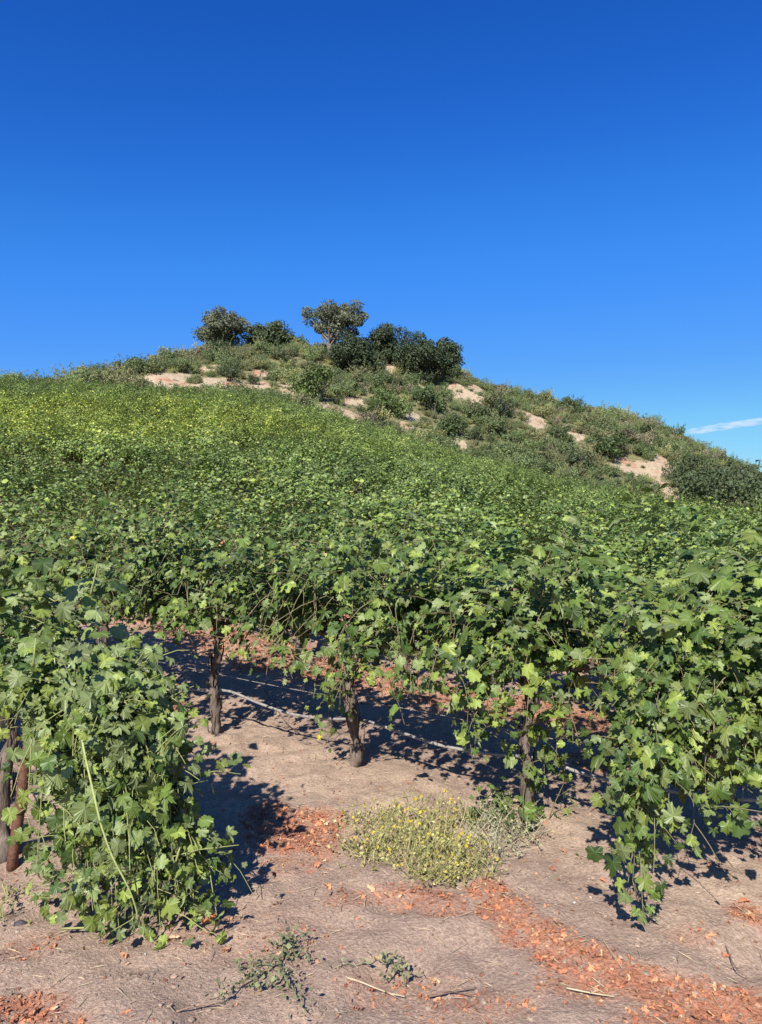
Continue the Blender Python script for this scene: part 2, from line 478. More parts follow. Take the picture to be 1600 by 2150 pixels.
# fallen-leaf zones on the ground: (u, v, half-width px, half-height px, weight)
LITTER = []
for (u, v, hw, hh, w) in [(640, 1728, 85, 30, 1.0), (610, 1765, 90, 30, .9), (560, 1715, 55, 28, 1.0), (630, 1740, 70, 30, .9), (560, 1770, 60, 28, .55), (680, 1775, 40, 25, .55), (600, 1820, 60, 24, .3),
                          (1030, 1870, 45, 25, .9), (1060, 1910, 60, 30, 1.0), (1120, 1960, 80, 32, .9), (1200, 2010, 90, 34, 1.0), (1300, 2050, 100, 36, 1.0),
                          (1400, 2080, 110, 40, 1.0), (1500, 2105, 110, 45, 1.0), (1590, 2125, 90, 45, 1.0), (1250, 2060, 120, 40, .55), (1480, 2150, 160, 35, .8),
                          (60, 2120, 75, 38, .95), (130, 2140, 60, 24, .6), (1570, 1920, 45, 32, .9), (1450, 1970, 50, 20, .3), (345, 1495, 40, 26, .9), (330, 1440, 40, 18, .6),
                          (560, 1395, 90, 18, .8), (680, 1415, 60, 14, .9), (835, 1420, 30, 20, .9), (460, 1370, 60, 12, .5), (860, 1880, 80, 26, .55), (740, 1890, 60, 22, .4),
                          (930, 1900, 60, 24, .5), (60, 1990, 70, 30, .3), (1000, 2110, 120, 36, .3), (840, 2080, 140, 45, .18), (500, 1960, 180, 60, .12), (1240, 1600, 60, 18, .7), (450, 1800, 60, 30, .4), (1520, 1630, 60, 20, .5)]:
    h = hit(u, v)
    a, b = hit(u, v - hh), hit(u, v + hh)
    ry = abs(a[1] - b[1]) / 2
    LITTER.append((h[0], h[1], hw / FPX * h[1], ry, w))
LITTER = np.array(LITTER)
def litter_mask(x, y):
    x = np.asarray(x, float); y = np.asarray(y, float); m = np.zeros(x.shape)
    wob = 0.5 * vnoise(x / 0.25, y / 0.25, 31) + 0.4 * vnoise(x / 0.09, y / 0.09, 32)
    for (cx, cy_, rx, ry, w) in LITTER:
        q = ((x - cx) / rx) ** 2 + ((y - cy_) / ry) ** 2
        m = np.maximum(m, w * (1 - sstep(0.5, 1.5, q + wob)))
    # rows further up: drifts of leaves under every row
    n = x * N2[0] + y * N2[1]; k = (n - N_ROW1) / ROWGAP
    fr = np.abs(k - np.round(k)) * ROWGAP
    m = np.maximum(m, np.where(k > 0.6, 0.6 * (1 - sstep(0.2, 0.6, fr + 0.4 * wob)), 0))
    return m

def build_ground():
    xs = axis_coords(-3.6, 3.6, 0.034, 4000, 4000)
    ys = axis_coords(2.0, 8.6, 0.034, 1200, 5000, midext=150.0)
    X, Y = np.meshgrid(xs, ys)
    Z = H(X, Y, fine=True)
    nx, ny = len(xs), len(ys)
    V = np.stack([X, Y, Z], -1).reshape(-1, 3)
    idx = np.arange(nx * ny).reshape(ny, nx)
    F = np.stack([idx[:-1, :-1], idx[:-1, 1:], idx[1:, 1:], idx[1:, :-1]], -1).reshape(-1, 4)
    x, y = V[:, 0], V[:, 1]
    n = x * N2[0] + y * N2[1]; k = (n - N_ROW1) / ROWGAP
    fr = np.abs(k - np.round(k)) * ROWGAP
    straw = np.where(k > -0.5, 1 - sstep(0.15, 0.75, fr + 0.5 * vnoise(x / 0.5, y / 0.5, 5)), 0) * (1 - sstep(10, 20, y))
    # a mown pale strip along the front of the first row
    straw = np.maximum(straw, 0.9 * np.exp(-((n - N_ROW1 + 0.35) / 0.36) ** 2))
    straw = np.maximum(straw, 0.5 * sstep(0.12, 0.35, vnoise(x / 0.7, y / 0.7, 6)) * (y < 12))
    hill = sstep(-0.5, 2.0, y - y_edge(x, y)) + (np.hypot(x, y) > 200)
    hill = np.clip(hill, 0, 1)
    b = bare_mask(x, y) * (hill > 0)
    li = litter_mask(x, y) * (y < 30)
    me = mesh_from('ground', V, F, M_GROUND, np.stack([b, np.clip(straw, 0, 1), np.clip(li, 0, 1), hill], -1), smooth=True)
    return tag(mobj('ground', me), kind='structure')
build_ground()

# ------------------------------------------------------------------ grape leaves
def _outline():
    base = [(0, 1.0), (14, .86), (27, .66), (34, .64), (46, .86), (54, .92), (66, .80), (78, .63), (86, .62), (102, .76), (116, .80), (134, .70), (150, .60), (163, .50), (173, .24)]
    a = np.linspace(0, 172, 25); r = np.interp(a, [q[0] for q in base], [q[1] for q in base])
    r[1:-2] *= 1 + .055 * np.where(np.arange(len(a) - 3) % 2 == 0, -1, 1)
    return [(float(p), float(q)) for p, q in zip(a, r)]
OUT_HI = _outline()
OUT_LO = [(0, 1.0), (28, .64), (52, .92), (80, .62), (114, .78), (155, .52)]
def leaf_template(outline, seed, depth=1.0, curl=0.25):
    r = np.random.default_rng(seed)
    ang = [a for a, _ in outline] + [-a for a, _ in outline[:0:-1]]
    rr = [q for _, q in outline] + [q for _, q in outline[:0:-1]]
    ang = np.radians(np.array(ang, float)); rr = np.array(rr)
    rr = 1 - (1 - rr) * depth
    rr = rr * (1 + r.uniform(-.09, .09, len(rr)))
    wx = 0.98 + r.uniform(-.1, .12)
    x = np.sin(ang) * rr * wx; y = np.cos(ang) * rr
    tilt = r.uniform(-.15, .15)
    z = -curl * (rr ** 2) * (0.55 + 0.45 * np.cos(ang)) + r.uniform(-.35, .45) * np.abs(x) + 0.06 * np.sin(ang * 5 + r.uniform(0, 6)) + tilt * x + r.uniform(-.035, .035, len(x))
    V = np.concatenate([[[0, 0, 0]], np.stack([x, y, z], -1)])
    m = len(x)
    F = [(0, 1 + (i + 1) % m, 1 + i) for i in range(m)]
    return V * 0.62, np.array(F)          # blade ~1 unit across when scaled
HI = [leaf_template(OUT_HI, 100 + i, depth=[.9, 1.3, .7, 1.5, .6, 1.7, .85, 1.1][i], curl=[.35, .6, .2, .9, .45, .25, 1.1, -.25][i]) for i in range(8)]
LO = [leaf_template(OUT_LO, 200 + i, depth=[1.0, 1.2, .8, 1.0][i], curl=[.25, .45, .15, .6][i]) for i in range(4)]
PAL = np.array([(0.100, 0.146, 0.030), (0.054, 0.090, 0.020), (0.162, 0.200, 0.072), (0.180, 0.226, 0.046), (0.44, 0.39, 0.06), (0.38, 0.16, 0.07)])

def leaf_frames(Pn, T, out, rng, up_w=.6, out_w=.6, sun_w=.35, jit=.5):
    n = len(Pn)
    side = nrm(np.cross(T, rng.normal(size=(n, 3))))
    pet = nrm(side + 0.35 * out + np.array([0, 0, .25]))
    base = Pn + pet * rng.uniform(.03, .085, (n, 1))
    s = TO_LOCAL_SUN
    Nn = nrm(out_w * out + np.array([0, 0, up_w]) + sun_w * s + jit * rng.normal(size=(n, 3)))
    tip = out * .5 + pet * .5 + np.array([0, 0, -.75]) + .35 * rng.normal(size=(n, 3))
    tip = nrm(tip - (tip * Nn).sum(-1, keepdims=True) * Nn)
    X = np.cross(tip, Nn)
    R = np.stack([X, tip, Nn], -1)      # columns
    return base, R

_c, _s = math.cos(-ROW_ANG), math.sin(-ROW_ANG)
TO_LOCAL_SUN = np.array([_c * TO_SUN[0] - _s * TO_SUN[1], _s * TO_SUN[0] + _c * TO_SUN[1], TO_SUN[2]])

def shoot_path(start, d0, length, rng, grav=0.09, step=0.055, wander=0.10):
    p = np.array(start, float); d = nrm(np.array(d0, float)); pts = [p.copy()]
    n = max(4, int(length / step))
    for i in range(n):
        d = nrm(d + np.array([0, 0, -grav * (0.3 + 1.3 * i / n)]) + wander * rng.normal(size=3))
        p = p + d * step
        if p[2] < 0.05: p[2] = 0.05; d[2] = abs(d[2]) * .2
        pts.append(p.copy())
    return np.array(pts)

def make_vine(seed, nshoots=18, half=0.66, cordon=0.84, lmin=.55, lmax=1.15, spread=0.62, extra=(), size=0.088, dense=1.0, skip=None, lat=0.9, skirt=12, core=460, low=.68, ncl=4, warm=.15, rise=1.0, hollow=.33):
    """returns dict: canes (paths), leaves (base, R, size, shape, colour idx, jitter) in the vine's own frame (x along row, y across)"""
    rng = np.random.default_rng(seed)
    paths = []
    cl_ = np.linspace(-half, half, ncl) + rng.normal(0, .07, ncl); sg_ = np.where(rng.random(ncl) < .5, 1, -1)
    for i in range(nshoots):
        ci = rng.integers(0, ncl); s = float(np.clip(cl_[ci] + rng.normal(0, .045), -half, half))
        if skip and skip[0] < s < skip[1]: continue
        sgn = sg_[ci] if rng.random() < .35 else (1 if rng.random() < .5 else -1)
        lean = abs(rng.normal(0, spread)) + .12
        lean = min(lean, 1.2)
        azx = rng.normal(0, .45)
        d = np.array([math.sin(lean) * azx, sgn * math.sin(lean), math.cos(lean)])
        L = rng.uniform(lmin, lmax)
        paths.append((shoot_path((s, rng.normal(0, .03), cordon + rng.uniform(-.03, .06)), d, L, rng, grav=rng.uniform(.05, .12)), 1.0))
    bun = rng.uniform(-half - .05, half + .05, 3)
    for i in range(skirt):                         # bunches of canes that fall over the outside of the canopy
        s = bun[i % 3] + rng.normal(0, .07); sgn = 1 if rng.random() < .4 else -1
        if skip and skip[0] < s < skip[1]: continue
        y1 = sgn * rng.uniform(.32, .60)
        a = np.array([s, 0, cordon + .02]); b_ = np.array([s + rng.normal(0, .06), y1 * .6, cordon + rise * rng.uniform(.2, .42)]); c_ = np.array([s + rng.normal(0, .1), y1, cordon + rng.uniform(-.02, .12)]); d_ = np.array([s + rng.normal(0, .12), y1 + .04 * sgn, rng.uniform(low, low + .2)])
        paths.append((spline([a, b_, c_, d_], 18), 1.0))
    for e in extra:
        pts = spline(e, max(8, int(sum(np.linalg.norm(np.diff(np.array(e), axis=0), axis=1)) / .055)))
        pts = pts + rng.normal(0, .008, pts.shape)
        paths.append((pts, 1.0))
    main = list(paths)
    for pts, _ in main:
        n = len(pts)
        for j in range(2, n - 1):
            if rng.random() < lat * dense * .55:
                tdir = nrm(pts[min(j + 1, n - 1)] - pts[j - 1])
                d = nrm(tdir * .4 + rng.normal(size=3) * .8 + np.array([0, 0, .15]))
                paths.append((shoot_path(pts[j], d, rng.uniform(.12, .32), rng, grav=.12, step=.05), .72))
    Pn, T, S, tipf = [], [], [], []
    for pts, sc in paths:
        n = len(pts); t = nrm(np.gradient(pts, axis=0))
        for j in range(1, n):
            if rng.random() > .93: continue
            Pn.append(pts[j]); T.append(t[j]); f = j / (n - 1)
            S.append(size * sc * np.clip(rng.lognormal(-.12, .26), .5, 1.35) * (1 - .4 * f ** 3)); tipf.append(f)
    Pn, T, S, tipf = map(np.array, (Pn, T, S, tipf))
    # hollows under the overhanging crown
    hz = vnoise(Pn[:, 0] / .26 + seed, Pn[:, 1] / .5 + 3.1 * seed, seed) + vnoise(Pn[:, 2] / .22, Pn[:, 0] / .3 + seed, seed + 1)
    ok = ~((hz > hollow) & (Pn[:, 2] > low + .05) & (Pn[:, 2] < cordon + .28))
    Pn, T, S, tipf = Pn[ok], T[ok], S[ok], tipf[ok]
    if core:                                        # leaves packed inside the canopy
        q = np.stack([rng.uniform(-half - .12, half + .12, core), rng.normal(.05, .15, core), cordon + .17 + rng.normal(0, .17, core)], -1)
        if skip: q = q[(q[:, 0] < skip[0]) | (q[:, 0] > skip[1])]
        q = q[q[:, 2] > low + .02]
        Pn = np.concatenate([Pn, q]); T = np.concatenate([T, nrm(rng.normal(size=q.shape))]); S = np.concatenate([S, size * rng.uniform(.85, 1.15, len(q))]); tipf = np.concatenate([tipf, np.zeros(len(q))])
    c = np.stack([Pn[:, 0] * .55, np.zeros(len(Pn)), np.full(len(Pn), .80)], -1)
    out = nrm(Pn - c)
    base, R = leaf_frames(Pn, T, out, rng)
    n = len(Pn)
    lowf = np.clip((.85 - base[:, 2]) / .5, 0, 1)
    q = rng.random(n)
    col = np.where(q < .40, 0, np.where(q < .72, 1, np.where(q < .90, 2, 3)))
    young = (tipf > .8) & (rng.random(n) < .45); col[young] = 3
    col[rng.random(n) < warm * (.003 + .005 * lowf)] = 4
    col[rng.random(n) < warm * (.001 + .012 * lowf)] = 5
    return dict(paths=paths, base=base, R=R, S=S, shape=rng.integers(0, 8, n), col=col, jit=rng.uniform(.68, 1.32, n), seed=seed)

def shade_pts(TV):
    """paler along the veins from the petiole, deeper green in the sinuses"""
    r = np.linalg.norm(TV[:, :2], axis=1) / .62
    f = .80 + .30 * r; f[0] = 1.35
    return f

def leaves_geo(v, sel, templates, curl_dry=True):
    Vs, Fs, Cs, off = [], [], [], 0
    sel = np.asarray(sel)
    for k in range(len(templates)):
        ids = sel[(v['shape'][sel] % len(templates)) == k]
        if not len(ids): continue
        TV, TF = templates[k]
        V = np.einsum('nij,vj->nvi', v['R'][ids], TV) * v['S'][ids][:, None, None] * 1.0 + v['base'][ids][:, None]
        C = (PAL[v['col'][ids]] * v['jit'][ids][:, None])[:, None] * shade_pts(TV)[None, :, None]
        F = (TF[None] + (np.arange(len(ids)) * len(TV))[:, None, None]).reshape(-1, 3) + off
        Vs.append(V.reshape(-1, 3)); Fs.append(F); Cs.append(C.reshape(-1, 3)); off += len(ids) * len(TV)
    return np.concatenate(Vs), np.concatenate(Fs), np.concatenate(Cs)

LEAF_MESH = {}
def leaf_mesh(shape, col, b):
    key = (int(shape), int(col), int(b))
    if key not in LEAF_MESH:
        V, F = HI[key[0]]
        c = PAL[key[1]] * (0.74, 1.0, 1.26)[key[2]]
        LEAF_MESH[key] = mesh_from('leaf', V, F, M_LEAF, c * shade_pts(V)[:, None])
    return LEAF_MESH[key]

def trunk_geo(seed, top=0.80, r=0.042, lean=(0, 0), arms=0.6, sides=9, rings=14, gnarl=.36, z0=-0.08, split=False):
    rng = np.random.default_rng(seed)
    g = Geo(); arm_list = []
    zs = np.linspace(z0, top, rings)
    f = (zs - z0) / (top - z0)
    px = lean[0] * f + .022 * np.cumsum(rng.normal(size=rings)) * .7; py = lean[1] * f + .022 * np.cumsum(rng.normal(size=rings)) * .7
    px -= px[0]; py -= py[0]
    rr = r * (1.15 - .25 * f + .9 * np.exp(-f * 9) * .35 + .45 * sstep(.75, 1, f)) * (1 + gnarl * .5 * rng.normal(size=rings))
    rr = np.maximum(rr, r * .6)
    V, F = tube(np.stack([px, py, zs], -1), rr, sides, rng=rng, rough=gnarl)
    g.add(V, F)
    head = np.array([px[-1], py[-1], top])
    for s in (-1, 1):
        if split: trunk_g, g = g, Geo()
        n = 8
        t = np.linspace(0, 1, n)
        p = head + np.stack([s * arms * t, .03 * np.sin(t * 5 + s) + rng.normal(0, .008, n), .05 * np.sin(t * 3) + rng.normal(0, .008, n) - .02], -1)
        V, F = tube(p, r * (.75 - .4 * t), 7, rng=rng, rough=gnarl)
        g.add(V, F)
        for k in range(5):                      # spurs
            q = p[1 + k % 6]
            V, F = tube(np.stack([q, q + np.array([rng.normal(0, .02), rng.normal(0, .02), rng.uniform(.04, .09)])]), [.013, .009], 5, rng=rng, rough=.2)
            g.add(V, F)
        if split: arm_list.append(g); g = trunk_g
    for k in range(int(rings * 4)):            # peeling strips of bark
        i = rng.integers(1, rings - 2); a = rng.uniform(0, 6.283); L = rng.uniform(.05, .14)
        b = np.array([px[i], py[i], zs[i]]) + rr[i] * .95 * np.array([math.cos(a), math.sin(a), 0])
        o = np.array([math.cos(a), math.sin(a), 0]); w = np.array([-math.sin(a), math.cos(a), 0]) * rng.uniform(.004, .009)
        e = b + np.array([0, 0, L]) + o * rng.uniform(.004, .022)
        g.add([b - w, b + w, e + w * .5, e - w * .5, (b + e) / 2 + o * .008], [(0, 1, 4), (1, 2, 4), (2, 3, 4), (3, 0, 4)])
    return (g, arm_list) if split else g

def canes_geo(v, rmain=.0034):
    g = Geo()
    for pts, sc in v['paths']:
        p = pts[::2] if len(pts) > 5 else pts
        if not np.allclose(p[-1], pts[-1]): p = np.concatenate([p, pts[-1:]])
        V, F = tube(p, np.linspace(rmain * sc, .0014, len(p)), 4, cap=False)
        g.add(V, F)
    return g

# ------------------------------------------------------------------ near vines
def w2l(p, base):
    """world point -> vine frame"""
    d = np.array(p, float) - np.array(base, float)
    return np.array([_c * d[0] - _s * d[1], _s * d[0] + _c * d[1], d[2]])

def base_at(xy): return np.array([xy[0], xy[1], Hs(*xy)])

near = []       # dict(root specs)
def row1(k): return base_at(P0 + D2 * SPACING * k)
LEFT = base_at((-1.80, 3.48))
LEFT2 = base_at(np.array([-1.76, 3.46]) - D2 * SPACING)

def drop(base, a, b, bulge=.25, n=4):
    """world start a, world end b: a cane arching out and hanging down"""
    a, b = np.array(a, float), np.array(b, float)
    m = (a + b) / 2; m[:2] = a[:2] + (b[:2] - a[:2]) * .72; m[2] = a[2] + (b[2] - a[2]) * .28 + bulge * .3
    return [w2l(q, base) for q in (a, m, b)]

# the sprawling end vine on the left
rl = np.random.default_rng(5)
ext = []
for i in range(50):
    f = rl.random()
    a = np.array([-1.74 + .56 * f, 3.42 - .33 * f, rl.uniform(.82, .98)])
    zz = rl.uniform(.03, .8) ** 1.5; e = at(rl.uniform(60, 345 + 75 * max(0, 1 - zz * 2.2)), 1500, rl.uniform(2.78, 3.2)); e[2] = zz
    ext.append(drop(LEFT, a, e, rl.uniform(.1, .4)))
for (u, v, y) in [(280, 1975, 2.78), (250, 1960, 2.80), (320, 1930, 2.84), (200, 1930, 2.86), (350, 1900, 2.9), (300, 1960, 2.80), (230, 1900, 2.85), (270, 1930, 2.8), (170, 1880, 2.92), (150, 1840, 2.95), (340, 1850, 2.95), (390, 1880, 2.92), (400, 1840, 2.95), (370, 1920, 2.86), (340, 1960, 2.82), (385, 1800, 3.0), (300, 1985, 2.78)]:
    e = at(u, v, y); a = np.array([-1.35 + rl.uniform(-.2, .25), 3.2 + rl.uniform(-.15, .1), 1.0])
    ext.append(drop(LEFT, a, e, .3))
for (u0, v0, u1, v1, y) in [(360, 1720, 490, 1805, 3.0), (350, 1760, 440, 1830, 2.98), (330, 1640, 390, 1650, 3.05), (340, 1800, 470, 1830, 2.95), (330, 1850, 420, 1880, 2.9), (330, 1700, 420, 1760, 3.0), (350, 1740, 460, 1790, 2.98), (120, 1270, 200, 1240, 3.3), (30, 1270, 90, 1255, 3.35), (250, 1370, 330, 1380, 3.2)]:
    ext.append([w2l(at(u0 - 60, v0 - 40, y + .1), LEFT), w2l(at(u0, v0, y), LEFT), w2l(at((u0 + u1) / 2, (v0 + v1) / 2 - 14, y), LEFT), w2l(at(u1, v1, y), LEFT)])
v_left = make_vine(11, nshoots=9, half=.45, cordon=.82, lmin=.2, lmax=.42, spread=1.0, extra=ext, size=.088, lat=.7, skirt=8, core=380, rise=.5, hollow=.3)
v_left['col'] = np.where((v_left['col'] < 2) & (np.random.default_rng(3).random(len(v_left['col'])) < .45), 2, v_left['col'])
near.append(dict(vine=v_left, base=LEFT, trunk=dict(seed=1, top=.85, r=.036, lean=(.05, .02), arms=.5), cap=300, lean=0,
                 label='sprawling grape vine at far left, its pale leaves trailing down to the dirt'))
near.append(dict(vine=make_vine(12, nshoots=16, lmax=.9, extra=()), base=LEFT2, trunk=dict(seed=2, top=.82, r=.045), cap=60,
                 label='grape vine cut by the left picture edge behind the rusty stake'))

b1, b2, b3, b4 = row1(-1), row1(0), row1(1), row1(2)
r4 = np.random.default_rng(8)
ex4 = []
for (u, v, y) in [(1330, 1875, 2.81), (1345, 1840, 2.83), (1320, 1850, 2.78), (1375, 1780, 2.85), (1450, 1770, 2.85), (1480, 1730, 2.83), (1400, 1720, 2.85), (1350, 1700, 2.83), (1330, 1650, 3.00),
                  (1540, 1650, 2.85), (1580, 1600, 2.80), (1420, 1650, 2.95), (1300, 1560, 3.05), (1280, 1480, 3.15), (1450, 1600, 2.85), (1560, 1540, 2.78), (1500, 1560, 2.80), (1380, 1600, 2.95), (1250, 1500, 3.20), (1330, 1800, 2.83)]:
    e = at(u, v, y); a = np.array([1.62 + r4.uniform(-.3, .3), 3.42 + r4.uniform(-.1, .15), 1.02 + r4.uniform(0, .2)])
    ex4.append(drop(b4, a, e, .35))
for i in range(26):
    e = at(r4.uniform(1270, 1640), r4.uniform(1330, 1560), r4.uniform(2.85, 3.2)); a = np.array([1.75 + r4.uniform(-.5, .5), 3.4 + r4.uniform(-.1, .1), 1.05 + r4.uniform(0, .25)])
    ex4.append(drop(b4, a, e, .35))
for i in range(30):
    e = at(r4.uniform(1290, 1660), r4.uniform(1480, 1720), r4.uniform(2.82, 3.1)); a = np.array([1.75 + r4.uniform(-.45, .45), 3.38 + r4.uniform(-.1, .1), .98 + r4.uniform(0, .2)])
    ex4.append(drop(b4, a, e, .3))
v4 = make_vine(14, nshoots=26, half=.80, skip=(-.80, -.5), cordon=.88, lmin=.45, lmax=.85, spread=.7, extra=ex4, size=.094, hollow=.22)
ex3 = [drop(b3, (.62, 4.2, .95), at(1000, 1575, 3.72), .3), drop(b3, (.66, 4.2, .95), at(975, 1550, 3.75), .3), drop(b3, (.6, 4.2, .95), at(1010, 1530, 3.72), .3), drop(b3, (.6, 4.15, .95), at(1060, 1500, 3.7), .3),
       drop(b3, (.95, 4.0, .9), at(1200, 1560, 3.6), .3), drop(b3, (.95, 4.0, .9), at(1170, 1620, 3.65), .3), drop(b3, (.4, 4.35, .95), at(900, 1480, 4.0), .3), drop(b3, (.45, 4.3, .95), at(870, 1470, 4.05), .3),
       [w2l(q, b3) for q in (at(1150, 1730, 3.95), at(1180, 1660, 3.9), at(1185, 1590, 3.8))],
       [w2l(q, b3) for q in (at(1130, 1640, 3.95), at(1140, 1580, 3.9), at(1120, 1520, 3.85))], [w2l(q, b3) for q in (at(1100, 1690, 3.95), at(1110, 1630, 3.88), at(1090, 1590, 3.8))],
       [w2l(q, b3) for q in (at(1150, 1715, 3.95), at(1100, 1690, 3.9), at(1060, 1705, 3.85))],
       [w2l(q, b3) for q in (np.array([.85, 4.1, 1.0]), at(1150, 1190, 4.0), at(1165, 1140, 4.0), at(1190, 1105, 4.05))],
       [w2l(q, b3) for q in (np.array([.85, 4.1, 1.0]), at(1180, 1180, 4.0), at(1190, 1110, 4.0))]]
for i in range(12):
    e = at(r4.uniform(880, 1230), r4.uniform(1380, 1500), r4.uniform(3.55, 3.9)); a = np.array([.85 + r4.uniform(-.5, .3), 4.1 + r4.uniform(-.1, .3), 1.0 + r4.uniform(0, .2)])
    ex3.append(drop(b3, a, e, .35))
v3 = make_vine(15, nshoots=22, half=.66, skip=(.42, .75), lmax=.9, spread=.6, extra=ex3, size=.090)
ex2 = [drop(b2, (-.2, 4.65, .85), at(690, 1530, 4.55), .1), drop(b2, (-.2, 4.6, .8), at(715, 1480, 4.5), .1), drop(b2, (-.1, 4.6, .85), at(760, 1420, 4.4), .2), drop(b2, (-.15, 4.6, .85), at(725, 1410, 4.4), .2),
       [w2l(q, b2) for q in (np.array([.1, 4.5, 1.0]), at(835, 1190, 4.4), at(850, 1120, 4.4), at(853, 1080, 4.42))]]
v2 = make_vine(16, nshoots=20, half=.66, lmax=1.0, spread=.6, extra=ex2, size=.088)
ex1 = [drop(b1, (-1.15, 5.45, .85), at(465, 1370, 5.35), .1), [w2l(q, b1) for q in (np.array([-2.0, 5.9, 1.0]), at(150, 1310, 4.6), at(190, 1250, 4.5), at(205, 1190, 4.5))]]
v1 = make_vine(17, low=.78, nshoots=20, half=.66, lmax=1.0, spread=.6, extra=ex1, size=.088)
near += [dict(vine=v1, base=b1, trunk=dict(seed=3, top=.80, r=.030, lean=(-.02, 0)), cap=280, label='grape vine on the thin twiggy trunk, leftmost of the three bare trunks'),
         dict(vine=v2, base=b2, trunk=dict(seed=4, top=.80, r=.033, lean=(-.02, .02)), cap=300, label='grape vine on the thick bare trunk in the middle of the front row'),
         dict(vine=v3, base=b3, trunk=dict(seed=5, top=.80, r=.028, lean=(0, .02)), cap=300, label='grape vine whose trunk is half hidden by suckers, right of centre'),
         dict(vine=v4, base=b4, trunk=dict(seed=6, top=.85, r=.035), cap=300, label='big grape vine at right with a leafy cane hanging to the dirt')]
near.append(dict(vine=make_vine(18, nshoots=20, low=.74), base=row1(-2), trunk=dict(seed=7, top=.8, r=.04), cap=160, label='front row grape vine behind the sprawling left vine'))
near.append(dict(vine=make_vine(19, nshoots=18), base=row1(-3), trunk=dict(seed=8, top=.8, r=.04), cap=120, label='front row grape vine at the left picture edge'))
near.append(dict(vine=make_vine(20, nshoots=16, lmin=.3, lmax=.5, rise=.6), base=row1(3), trunk=dict(seed=9, top=.8, r=.04), cap=60, label='grape vine leaning in from beyond the right picture edge'))

v = v_left                                        # nothing grows across the foot of the stake
ca, sa = math.cos(ROW_ANG), math.sin(ROW_ANG)
wx_ = LEFT[0] + ca * v['base'][:, 0] - sa * v['base'][:, 1]; wz_ = LEFT[2] + v['base'][:, 2]
ok = ~((wx_ < -1.46) & (wz_ < .62))
for key in ('base', 'R', 'S', 'shape', 'col', 'jit'): v[key] = v[key][ok]
# which leaves show largest: splat every near leaf into a coarse depth buffer
cell = {}
for vi, nv in enumerate(near):
    v = nv['vine']; b = nv['base']
    ca, sa = math.cos(ROW_ANG), math.sin(ROW_ANG)
    mid = v['base'] + v['R'][:, :, 1] * v['S'][:, None] * .3
    wx = b[0] + ca * mid[:, 0] - sa * mid[:, 1]; wy = b[1] + sa * mid[:, 0] + ca * mid[:, 1]; wz = b[2] + mid[:, 2]
    dz = wz - CAM_Z
    u = 800 + FPX * wx / wy; vv = HV - FPX * dz / wy
    # back of the leaf below the soil is pruned
    for i in range(len(wx)):
        if not (-30 < u[i] < 1630 and vv[i] < 2180): continue
        rpx = v['S'][i] * .4 * FPX / wy[i]
        for du in (-.6, 0, .6):
            for dv in (-.6, 0, .6):
                k = (int((u[i] + du * rpx) // 9), int((vv[i] + dv * rpx) // 9))
                if k not in cell or cell[k][0] > wy[i]: cell[k] = (wy[i], vi, i)
score = [np.zeros(len(nv['vine']['S'])) for nv in near]
for (_, vi, i) in cell.values(): score[vi][i] += 1

for vi, nv in enumerate(near):
    v = nv['vine']
    root = tag(empty('grape_vine', nv['base'], ROW_ANG), nv['label'], 'vine', 'grape vines of the vineyard')
    tg, arms_ = trunk_geo(split=True, **nv['trunk'])
    to = mobj('trunk', tg.mesh('trunk', M_BARK, smooth=True), root)
    for ag in arms_: mobj('arm', ag.mesh('arm', M_BARK, smooth=True), to)
    mobj('canes', canes_geo(v).mesh('canes', M_CANE if vi == 0 else M_CANEBROWN, smooth=True), root)
    order = np.argsort(-score[vi]); n_ind = min(nv['cap'], int((score[vi] > 1).sum()))
    ind, rest = order[:n_ind], order[n_ind:]
    V, F, C = leaves_geo(v, rest, HI)
    tag(mobj('foliage', mesh_from('foliage', V, F, M_LEAF, C), root), kind='stuff')
    rb = np.random.default_rng(vi)
    for i in ind:
        me = leaf_mesh(v['shape'][i], v['col'][i], rb.integers(0, 3))
        o = bpy.data.objects.new('leaf', me)
        Mx = Matrix(np.column_stack([np.vstack([v['R'][i] * v['S'][i], [0, 0, 0]]), np.append(v['base'][i], 1)]).tolist())
        o.parent = root; o.matrix_basis = Mx
        COL.objects.link(o)
    if vi == 0:                                      # the long pale cane over the front of the left vine
        pts = [at(182, 1462, 2.86), at(176, 1520, 2.80), at(174, 1560, 2.77), at(200, 1680, 2.70), at(215, 1740, 2.69), at(237, 1800, 2.69), at(268, 1860, 2.70), at(285, 1905, 2.72), at(290, 1940, 2.74)]
        P = spline([w2l(q, nv['base']) for q in pts], 40)
        V, F = tube(P, np.linspace(.0050, .0028, 40), 6)
        g = Geo(); g.add(V, F)
        pc = mobj('long_cane', g.mesh('long_cane', simple_material('pale_cane', (0.27, 0.32, 0.11), (0.40, 0.42, 0.17), 25, 0.6), smooth=True), root)
        pc['label'] = 'long pale green cane arching over the leaves'
        g = Geo()
        for (a, b_) in [((130, 1950), (225, 1945)), ((225, 1945), (262, 2000)), ((70, 1400), (75, 1340)), ((190, 1250), (205, 1185)), ((210, 1510), (240, 1600)), ((215, 1690), (260, 1760)), ((380, 1770), (350, 1860))]:
            q0, q1 = at(*a, 2.85), at(*b_, 2.85)
            if q0[2] < .04: q0[2] = .04
            if q1[2] < .03: q1[2] = .03
            V, F = tube(spline([w2l(q0, nv['base']), w2l((q0 + q1) / 2 + np.array([.01, -.02, .01]), nv['base']), w2l(q1, nv['base'])], 8), np.linspace(.005, .003, 8), 5)
            g.add(V, F)
        mobj('side_canes', g.mesh('side_canes', M_CANE, smooth=True), root)

